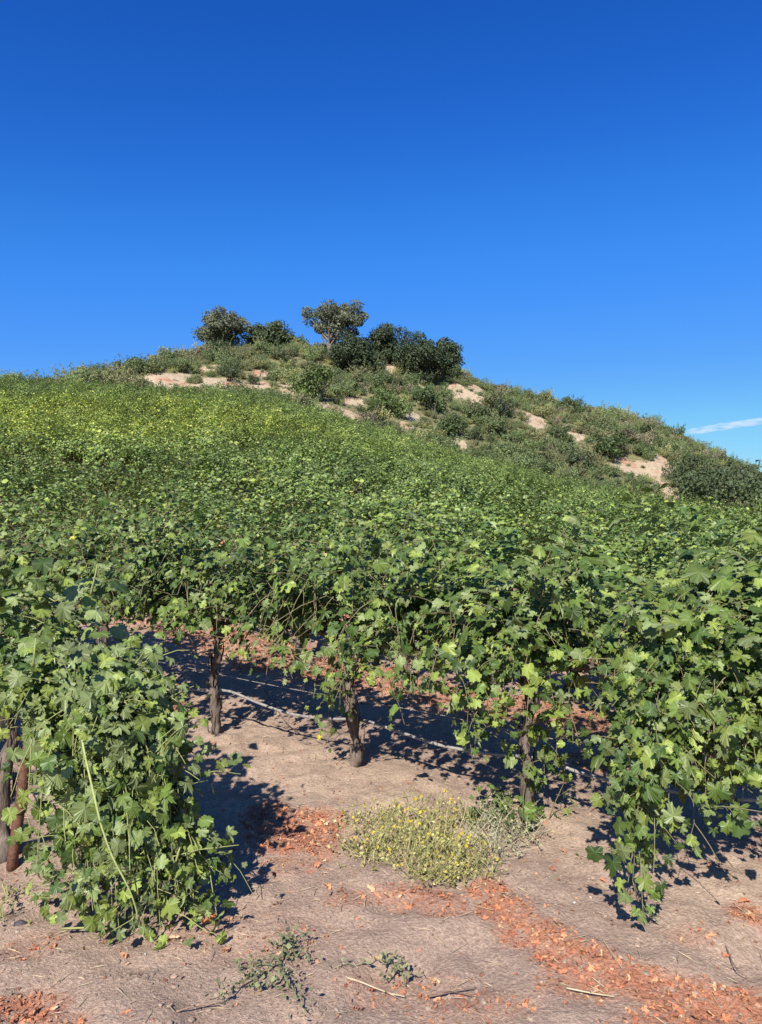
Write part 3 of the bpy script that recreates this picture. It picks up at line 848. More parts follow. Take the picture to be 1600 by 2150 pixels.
# ------------------------------------------------------------------ rusty stake, drip hose
def build_stake():
    b = base_at((-1.69, 3.40)); top = at(92, 1335, 3.36)
    root = tag(empty('vine_stake', b), 'rusty brown metal stake leaning beside the sprawling left vine', 'stake')
    d = top - b
    g = Geo()
    for (ox, oy, rx) in ((0, 0, .024),):
        path = np.stack([b * 0 + d * t for t in np.linspace(-.06, 1, 9)])
        V, F = tube(path, rx, 10, rng=np.random.default_rng(2), rough=.05); g.add(V, F)
    mobj('pole', g.mesh('pole', M_RUST, smooth=True), root)
    for t in (.25, .55, .85):
        V, F = tube(np.stack([d * (t - .012), d * (t + .012)]), .029, 10); g = Geo(); g.add(V, F)
        mobj('ring', g.mesh('ring', M_RUST, smooth=True), root)
build_stake()

def build_hose():
    rng = np.random.default_rng(4)
    pts = []
    for k in np.arange(-6, 5.01, .25):
        p = P0 + D2 * SPACING * k + N2 * .075
        fr = k - math.floor(k)
        sag = -.05 * (4 * fr * (1 - fr)) + rng.normal(0, .006)
        pts.append((p[0] + rng.normal(0, .006), p[1] + rng.normal(0, .006), Hs(*(P0 + D2 * SPACING * round(k))) + .29 + sag))
    P = spline(pts, 150)
    V, F = tube(P, .0095, 8)
    g = Geo(); g.add(V, F)
    h = tag(mobj('drip_hose', g.mesh('drip_hose', M_HOSE, smooth=True)), 'grey plastic drip hose strung low along the bare vine trunks', 'hose')
    for k in range(-3, 4):
        c = P[np.argmin(np.abs((P[:, :2] - (P0 + D2 * SPACING * (k + .4))).sum(1)))] if False else P[np.argmin(np.linalg.norm(P[:, :2] - (P0 + D2 * SPACING * (k + .4) + N2 * .075), axis=1))]
        V, F = tube(np.stack([c + (0, 0, .002), c - (0, 0, .035)]), [.012, .008], 8); g = Geo(); g.add(V, F)
        mobj('emitter', g.mesh('emitter', M_HOSE, smooth=True), h)
    w = []
    for k in np.arange(-6, 5.01, .5):
        p = P0 + D2 * SPACING * k + N2 * .06
        w.append((p[0], p[1], Hs(*(P0 + D2 * SPACING * round(k))) + .41))
    V, F = tube(spline(w, 60), .0022, 4); g = Geo(); g.add(V, F)
    tag(mobj('hose_wire', g.mesh('hose_wire', M_HOSE)), 'thin steel wire stretched just above the drip hose', 'wire')
build_hose()

# ------------------------------------------------------------------ the vines up the slope
FOL, TRK = [], []
for i in range(7):
    v = make_vine(40 + i, nshoots=19, half=.66, lmin=.5, lmax=1.05, spread=.62, size=.090, lat=1.2, skirt=9, core=280, low=.60, ncl=4, warm=.1)
    v['jit'] = v['jit'] * 1.22
    V, F, C = leaves_geo(v, np.arange(len(v['S'])), LO)
    FOL.append(mesh_from('foliage', V, F, M_LEAF, C))
for i in range(4):
    TRK.append(trunk_geo(60 + i, top=.8, r=.04, sides=6, rings=9).mesh('trunk', M_BARK, smooth=True))

ORD = ['zeroth', 'first', 'second', 'third', 'fourth', 'fifth', 'sixth', 'seventh', 'eighth', 'ninth', 'tenth', 'eleventh', 'twelfth', 'thirteenth', 'fourteenth', 'fifteenth', 'sixteenth', 'seventeenth', 'eighteenth', 'nineteenth', 'twentieth']
def ordw(n): return ORD[n] if n < len(ORD) else '%d%s' % (n, {1: 'st', 2: 'nd', 3: 'rd'}.get(n % 10, 'th'))

rv = np.random.default_rng(77)
cand = []
for k in range(1, 60):
    off = (N_ROW1 + ROWGAP * k)
    tshift = rv.uniform(-.5, .5)
    for j in range(-110, 111):
        p = N2 * off + D2 * (float(P0 @ D2) + SPACING * (j + tshift))
        x, y = p
        if y < 2.5 or y > 90: continue
        if abs(x) > .516 * y + 5: continue
        if y > y_edge(x, y) - 1.0 + 1.2 * vnoise(x / 6, y / 6, 8): continue
        if rv.random() < .012: continue
        cand.append((k, x, y))
xs = np.array([c[1] for c in cand]); ys = np.array([c[2] for c in cand])
zs = H(xs, ys)
inframe = np.abs(xs) < .516 * ys + .6
dist = np.hypot(xs, ys) + np.where(inframe, 0, 1000)
order = np.argsort(dist)
indiv = set(order[:290].tolist())
rowcount = {}
src_f, src_t = [], []
rest = []
for i in sorted(range(len(cand)), key=lambda q: (cand[q][0], xs[q])):
    k, x, y = cand[i]
    if i not in indiv: rest.append(i); continue
    rowcount[k] = rowcount.get(k, 0) + 1
    c = rowcount[k]
    fr, tr = int(rv.integers(0, 7)), int(rv.integers(0, 4))
    root = empty('grape_vine', (x, y, zs[i]), ROW_ANG + (math.pi if rv.random() < .5 else 0) + rv.normal(0, .05))
    s = rv.uniform(.86, 1.16); root.scale = (s * rv.uniform(.96, 1.08), s, min(s, 1.06 if k > 3 else .93) * rv.uniform(.9, 1.02 if k <= 3 else 1.12))
    lab = f'green grape vine, {ordw(c)} from the left in the {ordw(k + 1)} row back'
    tag(root, lab, 'vine', 'grape vines of the vineyard')
    t = mobj('trunk', TRK[tr], root); f = mobj('foliage', FOL[fr], root); f['kind'] = 'stuff'
    if len(src_f) < 7 and FOL[fr] not in [o.data for o in src_f]: src_f.append(f)
    if len(src_t) < 4 and TRK[tr] not in [o.data for o in src_t]: src_t.append(t)

def scatter(name, pts, rots, scl, idx, sets, mat=None):
    """one object whose geometry nodes place the given meshes on the points"""
    me = bpy.data.meshes.new(name)
    me.vertices.add(len(pts)); me.vertices.foreach_set('co', np.asarray(pts, np.float32).ravel())
    for nm, ty, dat, key in (('rot', 'FLOAT_VECTOR', rots, 'vector'), ('scl', 'FLOAT_VECTOR', scl, 'vector'), ('pick', 'INT', idx, 'value')):
        a = me.attributes.new(nm, ty, 'POINT')
        a.data.foreach_set(key, np.asarray(dat, np.int32 if ty == 'INT' else np.float32).ravel())
    o = bpy.data.objects.new(name, me); COL.objects.link(o)
    ng = bpy.data.node_groups.new(name, 'GeometryNodeTree')
    ng.interface.new_socket('Geometry', in_out='INPUT', socket_type='NodeSocketGeometry')
    ng.interface.new_socket('Geometry', in_out='OUTPUT', socket_type='NodeSocketGeometry')
    n, l = ng.nodes, ng.links
    gi, go = n.new('NodeGroupInput'), n.new('NodeGroupOutput')
    fin = n.new('GeometryNodeJoinGeometry')
    def named(nm, ty):
        q = n.new('GeometryNodeInputNamedAttribute'); q.data_type = ty; q.inputs['Name'].default_value = nm
        return [s for s in q.outputs if s.enabled and s.name == 'Attribute'][0]
    for objs in sets:
        j = n.new('GeometryNodeJoinGeometry')
        for ob in objs:
            oi = n.new('GeometryNodeObjectInfo'); oi.transform_space = 'ORIGINAL'
            oi.inputs['Object'].default_value = ob; oi.inputs['As Instance'].default_value = True
            l.new(oi.outputs['Geometry'], j.inputs[0])
        ip = n.new('GeometryNodeInstanceOnPoints')
        ip.inputs['Pick Instance'].default_value = True
        l.new(gi.outputs[0], ip.inputs['Points']); l.new(j.outputs[0], ip.inputs['Instance'])
        l.new(named('pick', 'INT'), ip.inputs['Instance Index'])
        l.new(named('rot', 'FLOAT_VECTOR'), ip.inputs['Rotation']); l.new(named('scl', 'FLOAT_VECTOR'), ip.inputs['Scale'])
        l.new(ip.outputs[0], fin.inputs[0])
    l.new(fin.outputs[0], go.inputs[0])
    md = o.modifiers.new('scatter', 'NODES'); md.node_group = ng
    return o

rest = np.array(rest)
rr = np.random.default_rng(9)
n = len(rest)
s = rr.uniform(.82, 1.22, n)
tag(scatter('vineyard_rows', np.stack([xs[rest], ys[rest], zs[rest]], -1),
            np.stack([np.zeros(n), np.zeros(n), ROW_ANG + math.pi * rr.integers(0, 2, n) + rr.normal(0, .06, n)], -1),
            np.stack([s * 1.02, s, s * rr.uniform(.88, 1.15, n)], -1), rr.integers(0, 28, n), [src_f, src_t]),
    'far green rows of grape vines climbing to the edge of the hill', 'vineyard', kind='stuff')
print('vines', len(cand), 'individual', len(indiv), 'rest', n)

# ------------------------------------------------------------------ trees and shrubs on the hill
def sprig_faces(C, Nn, size, rng, colr):
    """two-triangle leaf clumps"""
    n = len(C)
    a = nrm(np.cross(Nn, rng.normal(size=(n, 3)))); b = np.cross(Nn, a)
    s = size[:, None]
    k = rng.uniform(.35, .75, (n, 1))
    P = np.stack([C - a * s * .55, C + b * s * k * .6 + Nn * s * .15, C + a * s * .6, C - b * s * k * .6 - Nn * s * .1], 1).reshape(-1, 3)
    i = np.arange(n)[:, None] * 4
    F = np.concatenate([i + [0, 1, 2], i + [0, 2, 3]], 0)
    return P, F, np.repeat(colr, 4, 0)

def crown_geo(seed, w, h, zc, lobes=34, per=150, lobe_r=.2, leaf=.3, fill=1.0, flat=.85, openness=0.0, rounded=False):
    rng = np.random.default_rng(seed)
    g = Geo(); cs = []
    nsub = 5 if lobes > 20 else 3
    subs = [(np.array([rng.uniform(-.36, .36) * w, rng.uniform(-.30, .30) * w, rng.uniform(-.26, .22) * h]), rng.uniform(.42, .66)) for _ in range(nsub)] + [(np.array([0, 0, .12 * h]), .72)]
    if rounded: subs = [(np.array([rng.uniform(-.10, .10) * w, 0, rng.uniform(-.05, .05) * h]), .80), (np.array([rng.uniform(-.2, .2) * w, 0, -.12 * h]), .78), (np.array([rng.uniform(-.12, .12) * w, 0, .10 * h]), .7)]
    for i in range(lobes):
        sc_, sr = subs[i % len(subs)]
        for _ in range(30):
            d = nrm(rng.normal(size=3)); rr_ = rng.uniform(.35, .95) ** (.6)
            c = sc_ + d * rr_ * sr * np.array([w / 2, w / 2, h / 2])
            if c[2] < -h * .42 and rng.random() < .8: continue
            if openness and any(np.linalg.norm(c - q[0]) < openness * w for q in cs): continue
            break
        r = lobe_r * w * rng.uniform(.65, 1.25)
        cs.append((c, r))
        m = int(per * fill * rng.uniform(.7, 1.2))
        d = nrm(rng.normal(size=(m, 3)) + np.array([0, 0, .25]))
        pos = c + d * r * rng.uniform(.55, 1.1, (m, 1)) * np.array([1, 1, flat])
        Nn = nrm(d + np.array([0, 0, .3]) + .5 * rng.normal(size=(m, 3)))
        b = rng.uniform(.72, 1.3) * rng.uniform(.75, 1.25, (m, 1))
        hue = np.concatenate([b * rng.uniform(.92, 1.14, (m, 1)), b, b * rng.uniform(.85, 1.1, (m, 1))], 1)
        P, F, Cc = sprig_faces(pos + np.array([0, 0, zc]), Nn, leaf * rng.uniform(.6, 1.3, m), rng, hue)
        g.add(P, F, Cc)
    return g, cs

def tree(name, u, vb, vt, wpx, label, color, lobes=36, lobe_r=.2, per=170, trunk_frac=.25, openness=0, leaf=.3, seed=0, rounded=False):
    b = place(u, vb)
    y = b[1]; h = (vb - vt) / FPX * y; w = wpx / FPX * y
    # height of the crown top as seen
    top = at(u, vt, y)[2] - b[2]; h = max(top, h * .6)
    root = tag(empty(name, b), label, 'tree', 'trees on the hilltop')
    ch = h * (1 - trunk_frac); zc = h - ch / 2
    g, cs = crown_geo(seed, w, ch, zc, lobes, per, lobe_r, leaf, openness=openness, rounded=rounded)
    g.C = [q * np.array(color) for q in g.C]
    c = mobj('crown', g.mesh('crown', M_TREE), root)
    rng = np.random.default_rng(seed + 500)
    g = Geo()
    V, F = tube([(0, 0, -.5), (rng.normal(0, .1), rng.normal(0, .1), h * .2), (rng.normal(0, .2), rng.normal(0, .2), zc)], [w * .045, w * .036, w * .022], 8); g.add(V, F)
    tko = mobj('trunk', g.mesh('trunk', M_TREEBARK, smooth=True), root)
    g = Geo()
    for (cc, r) in cs:
        if rng.random() < .75:
            p1 = cc + (0, 0, zc); p0 = np.array([0, 0, h * rng.uniform(.15, .45)])
            m = (p0 + p1) / 2 + np.array([0, 0, -.08 * h]) * rng.uniform(0, 1)
            V, F = tube(spline([p0, m, p1], 6), np.linspace(w * .018, w * .005, 6), 5, cap=False); g.add(V, F)
    mobj('limbs', g.mesh('limbs', M_TREEBARK, smooth=True), tko)
    return root

OAK, OAK2, GUM, OLIVE = (.050, .072, .034), (.072, .098, .044), (.155, .172, .112), (.150, .172, .085)
tree('oak_tree', 475, 738, 645, 118, 'grey green round tree, leftmost on the hilltop skyline', GUM, seed=1, lobes=54, lobe_r=.13, per=330, trunk_frac=.0, leaf=.25)
tree('oak_tree', 540, 738, 682, 66, 'low dark tree just right of the leftmost grey green tree', OAK2, seed=2, trunk_frac=.02, rounded=True)
tree('oak_tree', 590, 740, 675, 78, 'dark rounded tree left of the airy tall tree on the hilltop', OAK2, seed=3, trunk_frac=.02, rounded=True)
tree('gum_tree', 692, 748, 635, 152, 'tallest airy tree with sky gaps at the centre of the hilltop', GUM, seed=4, lobes=40, lobe_r=.10, per=330, trunk_frac=.10, openness=.12, leaf=.26)
tree('oak_tree', 745, 795, 703, 106, 'dense dark oak below the airy tree on the hillside', OAK, seed=5, trunk_frac=.03, lobes=48, lobe_r=.17, per=300, leaf=.25, rounded=True)
tree('oak_tree', 812, 765, 676, 94, 'dark oak on the skyline just right of the airy tree', OAK, seed=6, trunk_frac=.05, lobes=44, lobe_r=.17, per=300, leaf=.25, rounded=True)
tree('oak_tree', 888, 806, 700, 116, 'largest darkest oak at the right of the hilltop trees', OAK, seed=7, trunk_frac=.03, lobes=54, lobe_r=.17, per=300, leaf=.25, rounded=True)
tree('oak_tree', 942, 788, 712, 70, 'dark oak at the right end of the hilltop trees', OAK, seed=8, trunk_frac=.05, lobes=36, lobe_r=.18, per=200, rounded=True)

# shrub kinds
def shrub_mesh(seed, w=3.0, h=2.0, lobes=16, per=130, lobe_r=.19, leaf=.26, twigs=0):
    g, _ = crown_geo(seed, w, h, h * .42, lobes, per, lobe_r, leaf, flat=.95)
    rng = np.random.default_rng(seed + 1)
    for i in range(twigs):
        a = rng.uniform(0, 6.28); q = np.array([math.cos(a) * w * .25, math.sin(a) * w * .25, h * .4])
        e = q + np.array([math.cos(a) * w * rng.uniform(.05, .3), math.sin(a) * w * rng.uniform(.05, .3), h * rng.uniform(.4, .8)])
        V, F = tube([q, e], [.035, .012], 4, cap=False); g.add(V, F, (1.6, 1.35, 1.2))
        m = 12; t = rng.uniform(.5, 1, (m, 1)); pos = q + (e - q) * t + rng.normal(0, .1, (m, 3))
        P, F, Cc = sprig_faces(pos, nrm(rng.normal(size=(m, 3))), .16 * rng.uniform(.6, 1.3, m), rng, np.full((m, 3), 1.1)); g.add(P, F, Cc)
    return g
SHR = [shrub_mesh(700 + i, w=3.0, h=[2.0, 1.6, 2.4, 1.8, 2.2, 1.5][i], lobes=[16, 14, 18, 12, 16, 13][i], twigs=[4, 10, 3, 14, 6, 9][i], leaf=[.17, .14, .17, .13, .16, .14][i]) for i in range(6)]
SHRM = {}
def shrub_crown(kind, color):
    key = (kind,) + tuple(round(q, 3) for q in color)
    if key not in SHRM:
        g = SHR[kind]; C0 = g.C; g.C = [q * np.array(color) for q in C0]
        SHRM[key] = g.mesh('crown', M_TREE); g.C = C0
    return SHRM[key]
STEM = []
for i in range(2):
    g = Geo(); rng = np.random.default_rng(900 + i)
    for k in range(7):
        a = rng.uniform(0, 6.28); V, F = tube([(0, 0, -.2), (math.cos(a) * .3, math.sin(a) * .3, .5), (math.cos(a) * .8, math.sin(a) * .8, 1.1)], [.06, .04, .02], 5, cap=False); g.add(V, F)
    STEM.append(g.mesh('stems', M_TREEBARK, smooth=True))

def shrub(pos, w, h, kind, color, label, group, name='shrub', rz=0.0):
    root = empty(name, pos, rz)
    root.scale = (w / 3.0, w / 3.0, h / 2.0)
    tag(root, label, 'shrub', group)
    c = mobj('crown', shrub_crown(kind, color), root)
    mobj('stems', STEM[kind % 2], root)
    return root, c

BRIGHT = (.130, .185, .055)
rs = np.random.default_rng(31)
taken = []
for (u, v, wpx, hpx, kind, colr, lab) in [
        (667, 842, 96, 70, 2, BRIGHT, 'large bright green rounded shrub below the hilltop trees'),
        (815, 874, 80, 54, 0, BRIGHT, 'bright green shrub on the slope above the pale bank'),
        (910, 870, 84, 54, 2, (.095, .14, .048), 'green shrub below the largest dark oak'),
        (950, 915, 80, 46, 4, (.095, .135, .05), 'low green shrub near the upper vineyard edge'),
        (1000, 925, 46, 30, 0, (.10, .135, .055), 'small green shrub near the upper vineyard edge'),
        (1056, 882, 46, 58, 4, (.034, .05, .026), 'narrow dark upright shrub alone on the slope'),
        (1280, 962, 84, 50, 2, (.09, .13, .045), 'rounded green shrub above the widest bare patch on the right'),
        (1452, 1062, 110, 76, 2, (.075, .105, .045), 'large dark green shrub beside the small bare patch'),
        (1530, 1072, 110, 84, 0, (.080, .112, .048), 'large dark shrub right of its twin by the bare patch'),
        (1592, 1072, 96, 80, 2, (.080, .112, .048), 'large dark shrub cut by the right picture edge'),
        (1500, 1030, 90, 60, 4, (.080, .112, .048), 'dark green shrub rising behind the large right shrubs'),
        (1440, 1020, 70, 60, 2, (.09, .12, .05), 'dark shrub above the small bare patch on the right'),
        (1560, 1035, 90, 60, 0, (.09, .12, .055), 'dark shrub high at the right picture edge'),
        (700, 815, 60, 36, 4, OLIVE, 'olive shrub right behind the bright rounded shrub'),
        (760, 822, 70, 34, 1, OLIVE, 'low olive shrub under the dense dark oak'),
        (590, 760, 60, 36, 4, OLIVE, 'olive shrub in front of the low hilltop trees'),
        (480, 800, 50, 30, 2, OAK2, 'dark low shrub just above the long pale bank'),
        (535, 808, 34, 26, 4, OAK2, 'small dark shrub at the right end of the pale bank'),
        (1210, 985, 80, 50, 4, (.095, .12, .055), 'dark green shrub left of the widest bare patch')]:
    p = place(u, v); w = wpx / FPX * p[1]; h = hpx / FPX * p[1]
    shrub(p, w, h, kind, colr, lab, 'shrubs on the hillside', rz=rs.uniform(0, 6))
    taken.append((p[0], p[1], w * .42))
taken = np.array(taken)

# random chaparral cover
TONES = [((.215, .225, .108), 'olive brown'), ((.165, .212, .088), 'olive green'), ((.270, .240, .160), 'dry grey brown'), ((.105, .150, .058), 'dark green'), ((.290, .305, .125), 'pale yellowish')]
pts = []
for i in range(5200):
    u = rs.uniform(60, 1680); y0 = np.interp(u, PU, PYE) + 1.6; y1 = np.interp(u, PU, PYC) + 5
    if y1 - y0 < 3: continue
    y = y0 + (y1 - y0) * rs.random() ** .95
    x = (u - 800) / FPX * y
    pts.append((x, y, 1.2 + 2.3 * rs.random() ** 1.5))
pts = np.array(pts)
bm = np.maximum.reduce([bare_mask(pts[:, 0], pts[:, 1] + q) for q in (0, .9, 1.8, 2.7)])     # keep the open patches clear on their downhill side
keep = []
for i, (x, y, w) in enumerate(pts):
    if bm[i] > .35 and not (w < 1.7 and rs.random() < .08): continue
    if len(taken) and (np.hypot(taken[:, 0] - x, taken[:, 1] - y) < taken[:, 2] + w * .12).any(): continue
    if keep:
        K = np.array([(q[0], q[1], q[2]) for q in keep])
        if (np.hypot(K[:, 0] - x, K[:, 1] - y) < .40 * (K[:, 2] + w) * .72).any(): continue
    keep.append((x, y, w))
keep = np.array(keep); kz = H(keep[:, 0], keep[:, 1])
ku = u_of(keep[:, 0], keep[:, 1])
show = keep[:, 2] / keep[:, 1] + np.where((ku > 60) & (ku < 1620), 0, -1)
order = np.argsort(-show)
src_s = []
col_src = {}
rest_s = []
roots = {}
for rank, i in enumerate(order):
    x, y, w = keep[i]
    t = int(np.searchsorted(np.cumsum([.20, .36, .10, .25, .09])[:-1], np.clip((vnoise(x / 8, y / 8, 41) + .5) + rs.normal(0, .22), 0, .999)))
    if rank < 240:
        kind = int(rs.integers(0, 6)); tone, tw = TONES[t]
        zone = 'left shoulder of the hill' if ku[i] < 420 else ('slope below the hilltop trees' if ku[i] < 1000 else 'right flank of the hill')
        jit = (.85, 1.0, 1.18)[rs.integers(0, 3)]
        _, c = shrub((x, y, kz[i] - .1), w * 1.12, w * rs.uniform(.5, .8), kind, tuple(q * jit for q in tone), '', f'shrubs on the {zone}', rz=rs.uniform(0, 6))
        roots.setdefault((tw, zone), []).append((ku[i], c.parent))
        if (kind, t) not in col_src and len(col_src) < 14: col_src[(kind, t)] = c
    else: rest_s.append(i)
for (tw, zone), lst in roots.items():
    for q, (_, r_) in enumerate(sorted(lst, key=lambda e: e[0])): tag(r_, f'{ordw(q + 1)} {tw} shrub from left on the {zone}')
src_s = list(col_src.values())
rest_s = np.array(rest_s, int)
# low scrub and tufts between the shrubs
ex = []
for i in range(2600):
    u = rs.uniform(60, 1680); y0 = np.interp(u, PU, PYE) + .8; y1 = np.interp(u, PU, PYC) + 6
    y = rs.uniform(y0, max(y1, y0 + 3)); x = (u - 800) / FPX * y
    ex.append((x, y, rs.uniform(.4, 1.2)))
ex = np.array(ex); eb = bare_mask(ex[:, 0], ex[:, 1]); eb = np.maximum(eb, bare_mask(ex[:, 0], ex[:, 1] + .8)); ex = ex[(eb < .25) | (rs.random(len(ex)) < .16)]
allp = np.concatenate([keep[rest_s], ex]); az = H(allp[:, 0], allp[:, 1]) - .08
n = len(allp)
tag(scatter('chaparral', np.stack([allp[:, 0], allp[:, 1], az], -1), np.stack([np.zeros(n), np.zeros(n), rs.uniform(0, 6.28, n)], -1),
            np.stack([allp[:, 2] / 3.0, allp[:, 2] / 3.0, allp[:, 2] / 2.0 * rs.uniform(.45, .85, n)], -1), rs.integers(0, 60, n), [src_s]),
    'dense low scrub covering the hill between the larger shrubs', 'scrub', kind='stuff')
print('shrubs', len(keep), 'scrub', n)

# ------------------------------------------------------------------ weeds in the dirt
def weed_patch():
    rng = np.random.default_rng(61)
    c = hit(880, 1785)
    root = tag(empty('flowering_weed', c), 'low straggly weed patch dotted with small yellow flowers', 'weed')
    gs, gl, gf = Geo(), Geo(), Geo()
    blobs = [(800, 1745, 90, 45, 120), (900, 1740, 110, 50, 190), (930, 1800, 100, 55, 210), (850, 1790, 80, 45, 130), (980, 1830, 70, 35, 90), (900, 1840, 60, 24, 60), (760, 1800, 50, 30, 50), (1080, 1745, 50, 38, 110), (1030, 1790, 60, 30, 80), (1020, 1735, 50, 35, 60)]
    for bi, (u, v, hw, hh, cnt) in enumerate(blobs):
        h = hit(u, v); ry = abs(hit(u, v - hh)[1] - hit(u, v + hh)[1]) / 2; rx = hw / FPX * h[1]
        q = rng.normal(0, .52, (cnt, 2)); q = q[(q ** 2).sum(1) < 1.3]
        X, Y = h[0] + q[:, 0] * rx, h[1] + q[:, 1] * ry
        Z = H(X, Y)
        for x, y, z in zip(X, Y, Z):
            L = rng.uniform(.06, .18); d = nrm(np.array([rng.normal(0, .7), rng.normal(0, .7), rng.uniform(.25, 1.0)]))
            p0 = np.array([x, y, z]) - c
            p1 = p0 + d * L * .55; p2 = p1 + nrm(d + [rng.normal(0, .5), rng.normal(0, .5), .25]) * L * .5
            V, F = tube([p0, p1, p2], [.0022, .0018, .001], 3, cap=False)
            tone = np.array([.42, .36, .19]) if rng.random() < .5 else np.array([.30, .31, .12])
            if bi >= 7: tone = np.array([.42, .38, .28])
            gs.add(V, F, tone * rng.uniform(.8, 1.2))
            m = rng.integers(3, 6)
            t = rng.uniform(.2, 1, (m, 1)); pos = np.where(t < .5, p0 + (p1 - p0) * t * 2, p1 + (p2 - p1) * (t - .5) * 2) + rng.normal(0, .007, (m, 3))
            cl = np.array([(.34, .34, .115) if rng.random() < .45 else (.54, .47, .21) for _ in range(m)]) * rng.uniform(.8, 1.2, (m, 1))
            if bi >= 7: cl = cl * .4 + np.array([.25, .24, .17])
            P, F, Cc = sprig_faces(pos, nrm(rng.normal(size=(m, 3)) + [0, 0, .8]), rng.uniform(.008, .019, m), rng, cl); gl.add(P, F, Cc)
            if rng.random() < .13 and bi < 7:
                m = rng.integers(1, 3); pos = p2 + rng.normal(0, .010, (m, 3)) + [0, 0, .006]
                for f in range(2):
                    P, F, Cc = sprig_faces(pos, nrm(rng.normal(0, .6, size=(m, 3)) + [0, 0, 1]), rng.uniform(.013, .022, m), rng, np.tile((.72, .56, .05), (m, 1)) * rng.uniform(.8, 1.1, (m, 1))); gf.add(P, F, Cc)
    tag(mobj('stems', gs.mesh('stems', M_WEED), root), kind='stuff')
    tag(mobj('leaflets', gl.mesh('leaflets', M_WEED), root), kind='stuff')
    tag(mobj('flowers', gf.mesh('flowers', M_WEED), root), kind='stuff')
weed_patch()

def creeping_weed(name, label, paths, seed, col, leaf=.022, dens=90, hgt=.05):
    rng = np.random.default_rng(seed)
    c = hit(*paths[0][0])
    root = tag(empty(name, c), label, 'weed', 'creeping weeds on the dirt')
    gs, gl = Geo(), Geo()
    for pth in paths:
        P = np.array([hit(*q) for q in pth]) - c
        P = spline(P, 14); P[:, 2] += .012 + np.abs(rng.normal(0, hgt * .35, 14))
        V, F = tube(P, np.linspace(.004, .0018, 14), 4, cap=False); gs.add(V, F, np.array(col) * 1.2)
        L = np.linalg.norm(np.diff(P, axis=0), axis=1).sum(); m = int(L * dens * 2)
        t = rng.uniform(0, 13 - 1e-6, m); i = t.astype(int); pos = P[i] + (P[i + 1] - P[i]) * (t - i)[:, None] + rng.normal(0, 1, (m, 3)) * [.024, .024, hgt * .35]
        pos[:, 2] = np.maximum(pos[:, 2], P[i][:, 2] - .01) + .008
        cl = np.array(col) * rng.uniform(.7, 1.35, (m, 1))
        Q, F, Cc = sprig_faces(pos, nrm(rng.normal(0, .6, (m, 3)) + [0, 0, 1]), leaf * .8 * rng.uniform(.5, 1.3, m), rng, cl); gl.add(Q, F, Cc)
    tag(mobj('stems', gs.mesh('stems', M_WEED), root), kind='stuff')
    tag(mobj('leaflets', gl.mesh('leaflets', M_WEED), root), kind='stuff')
WG = (.185, .200, .105)
creeping_weed('creeping_weed', 'largest creeping green weed flat on the dirt at the bottom', [[(580, 2040), (520, 2070), (440, 2125)], [(590, 2030), (600, 2000), (625, 1995)], [(585, 2050), (615, 2090), (645, 2140)], [(590, 2040), (540, 2035), (500, 2050)], [(610, 2050), (560, 2080), (520, 2085)], [(600, 2020), (640, 2015), (648, 2030)], [(570, 2000), (600, 1985), (640, 1990)]], 5, WG)
creeping_weed('creeping_weed', 'small dusty weed right of the large creeping weed', [[(820, 2040), (790, 2030), (700, 2045)], [(825, 2045), (850, 2060), (890, 2060)], [(830, 2040), (840, 2050), (850, 2080)], [(830, 2045), (815, 2065), (800, 2070)]], 6, (.22, .22, .125), dens=36, leaf=.026, hgt=.05)
creeping_weed('creeping_weed', 'wispy weed at the lower right edge of the sprawling left vine', [[(385, 1890), (395, 1870), (400, 1850)], [(385, 1890), (370, 1880), (360, 1860)], [(390, 1890), (410, 1885), (420, 1870)]], 7, (.13, .17, .06), dens=60, hgt=.12)
creeping_weed('creeping_weed', 'dry pale weed at the left picture edge on the dirt', [[(5, 1880), (20, 1900), (30, 1920)], [(10, 1900), (0, 1930), (10, 1950)], [(20, 1890), (45, 1880), (60, 1870)]], 8, (.30, .29, .13), dens=40, hgt=.06)
creeping_weed('creeping_weed', 'low leafy weed between the yellow weed patch and the right trunk', [[(1060, 1720), (1000, 1730), (985, 1740)], [(1075, 1700), (1050, 1690), (1040, 1700)], [(1060, 1720), (1040, 1735), (1050, 1750)]], 9, (.07, .12, .035), dens=50, leaf=.05, hgt=.1)

# ------------------------------------------------------------------ fallen leaves, straw, twigs, clods, stones
rf = np.random.default_rng(91)
DRYC = np.array([(.52, .225, .12), (.43, .165, .09), (.58, .30, .165), (.38, .16, .095), (.60, .41, .25), (.32, .15, .10)])
DRYW = ['reddish', 'dark red', 'pale orange', 'rust brown', 'tan', 'dark brown']
def crumple(tv, seed):
    V, F = tv; r = np.random.default_rng(seed)
    V = V.copy(); V[1:] *= r.uniform(.6, 1.15, (len(V) - 1, 1)); V[:, 2] += r.normal(0, .10, len(V)); V[:, 0] *= r.uniform(.55, 1)
    return V, F
OUT_DRY = OUT_HI[::2]
DRYT = [crumple(q, 330 + i) for i, q in enumerate(leaf_template(OUT_DRY, 300 + i, depth=[.8, 1.1, .6, 1.0, .9][i], curl=[.7, -.8, .45, 1.1, -.4][i]) for i in range(5))]
px, py, ps = [], [], []
while len(px) < 10500:
    x, y = rf.uniform(-2.6, 2.8, 4000), rf.uniform(2.2, 9.5, 4000)
    m = litter_mask(x, y)
    ok = rf.random(4000) < np.clip(m * .9 + .016, 0, 1)
    ok &= np.abs(x) < .55 * y + .3
    px += x[ok].tolist(); py += y[ok].tolist()
px, py = np.array(px), np.array(py)
sz = np.clip(rf.lognormal(-4.05, .42, len(px)), .011, .045)
pz = H(px, py, fine=True)
sh = rf.integers(0, 5, len(px)); cl = rf.choice(6, len(px), p=[.3, .22, .2, .13, .09, .06])
nn = nrm(np.stack([rf.normal(0, .38, len(px)), rf.normal(0, .38, len(px)), np.ones(len(px))], -1))
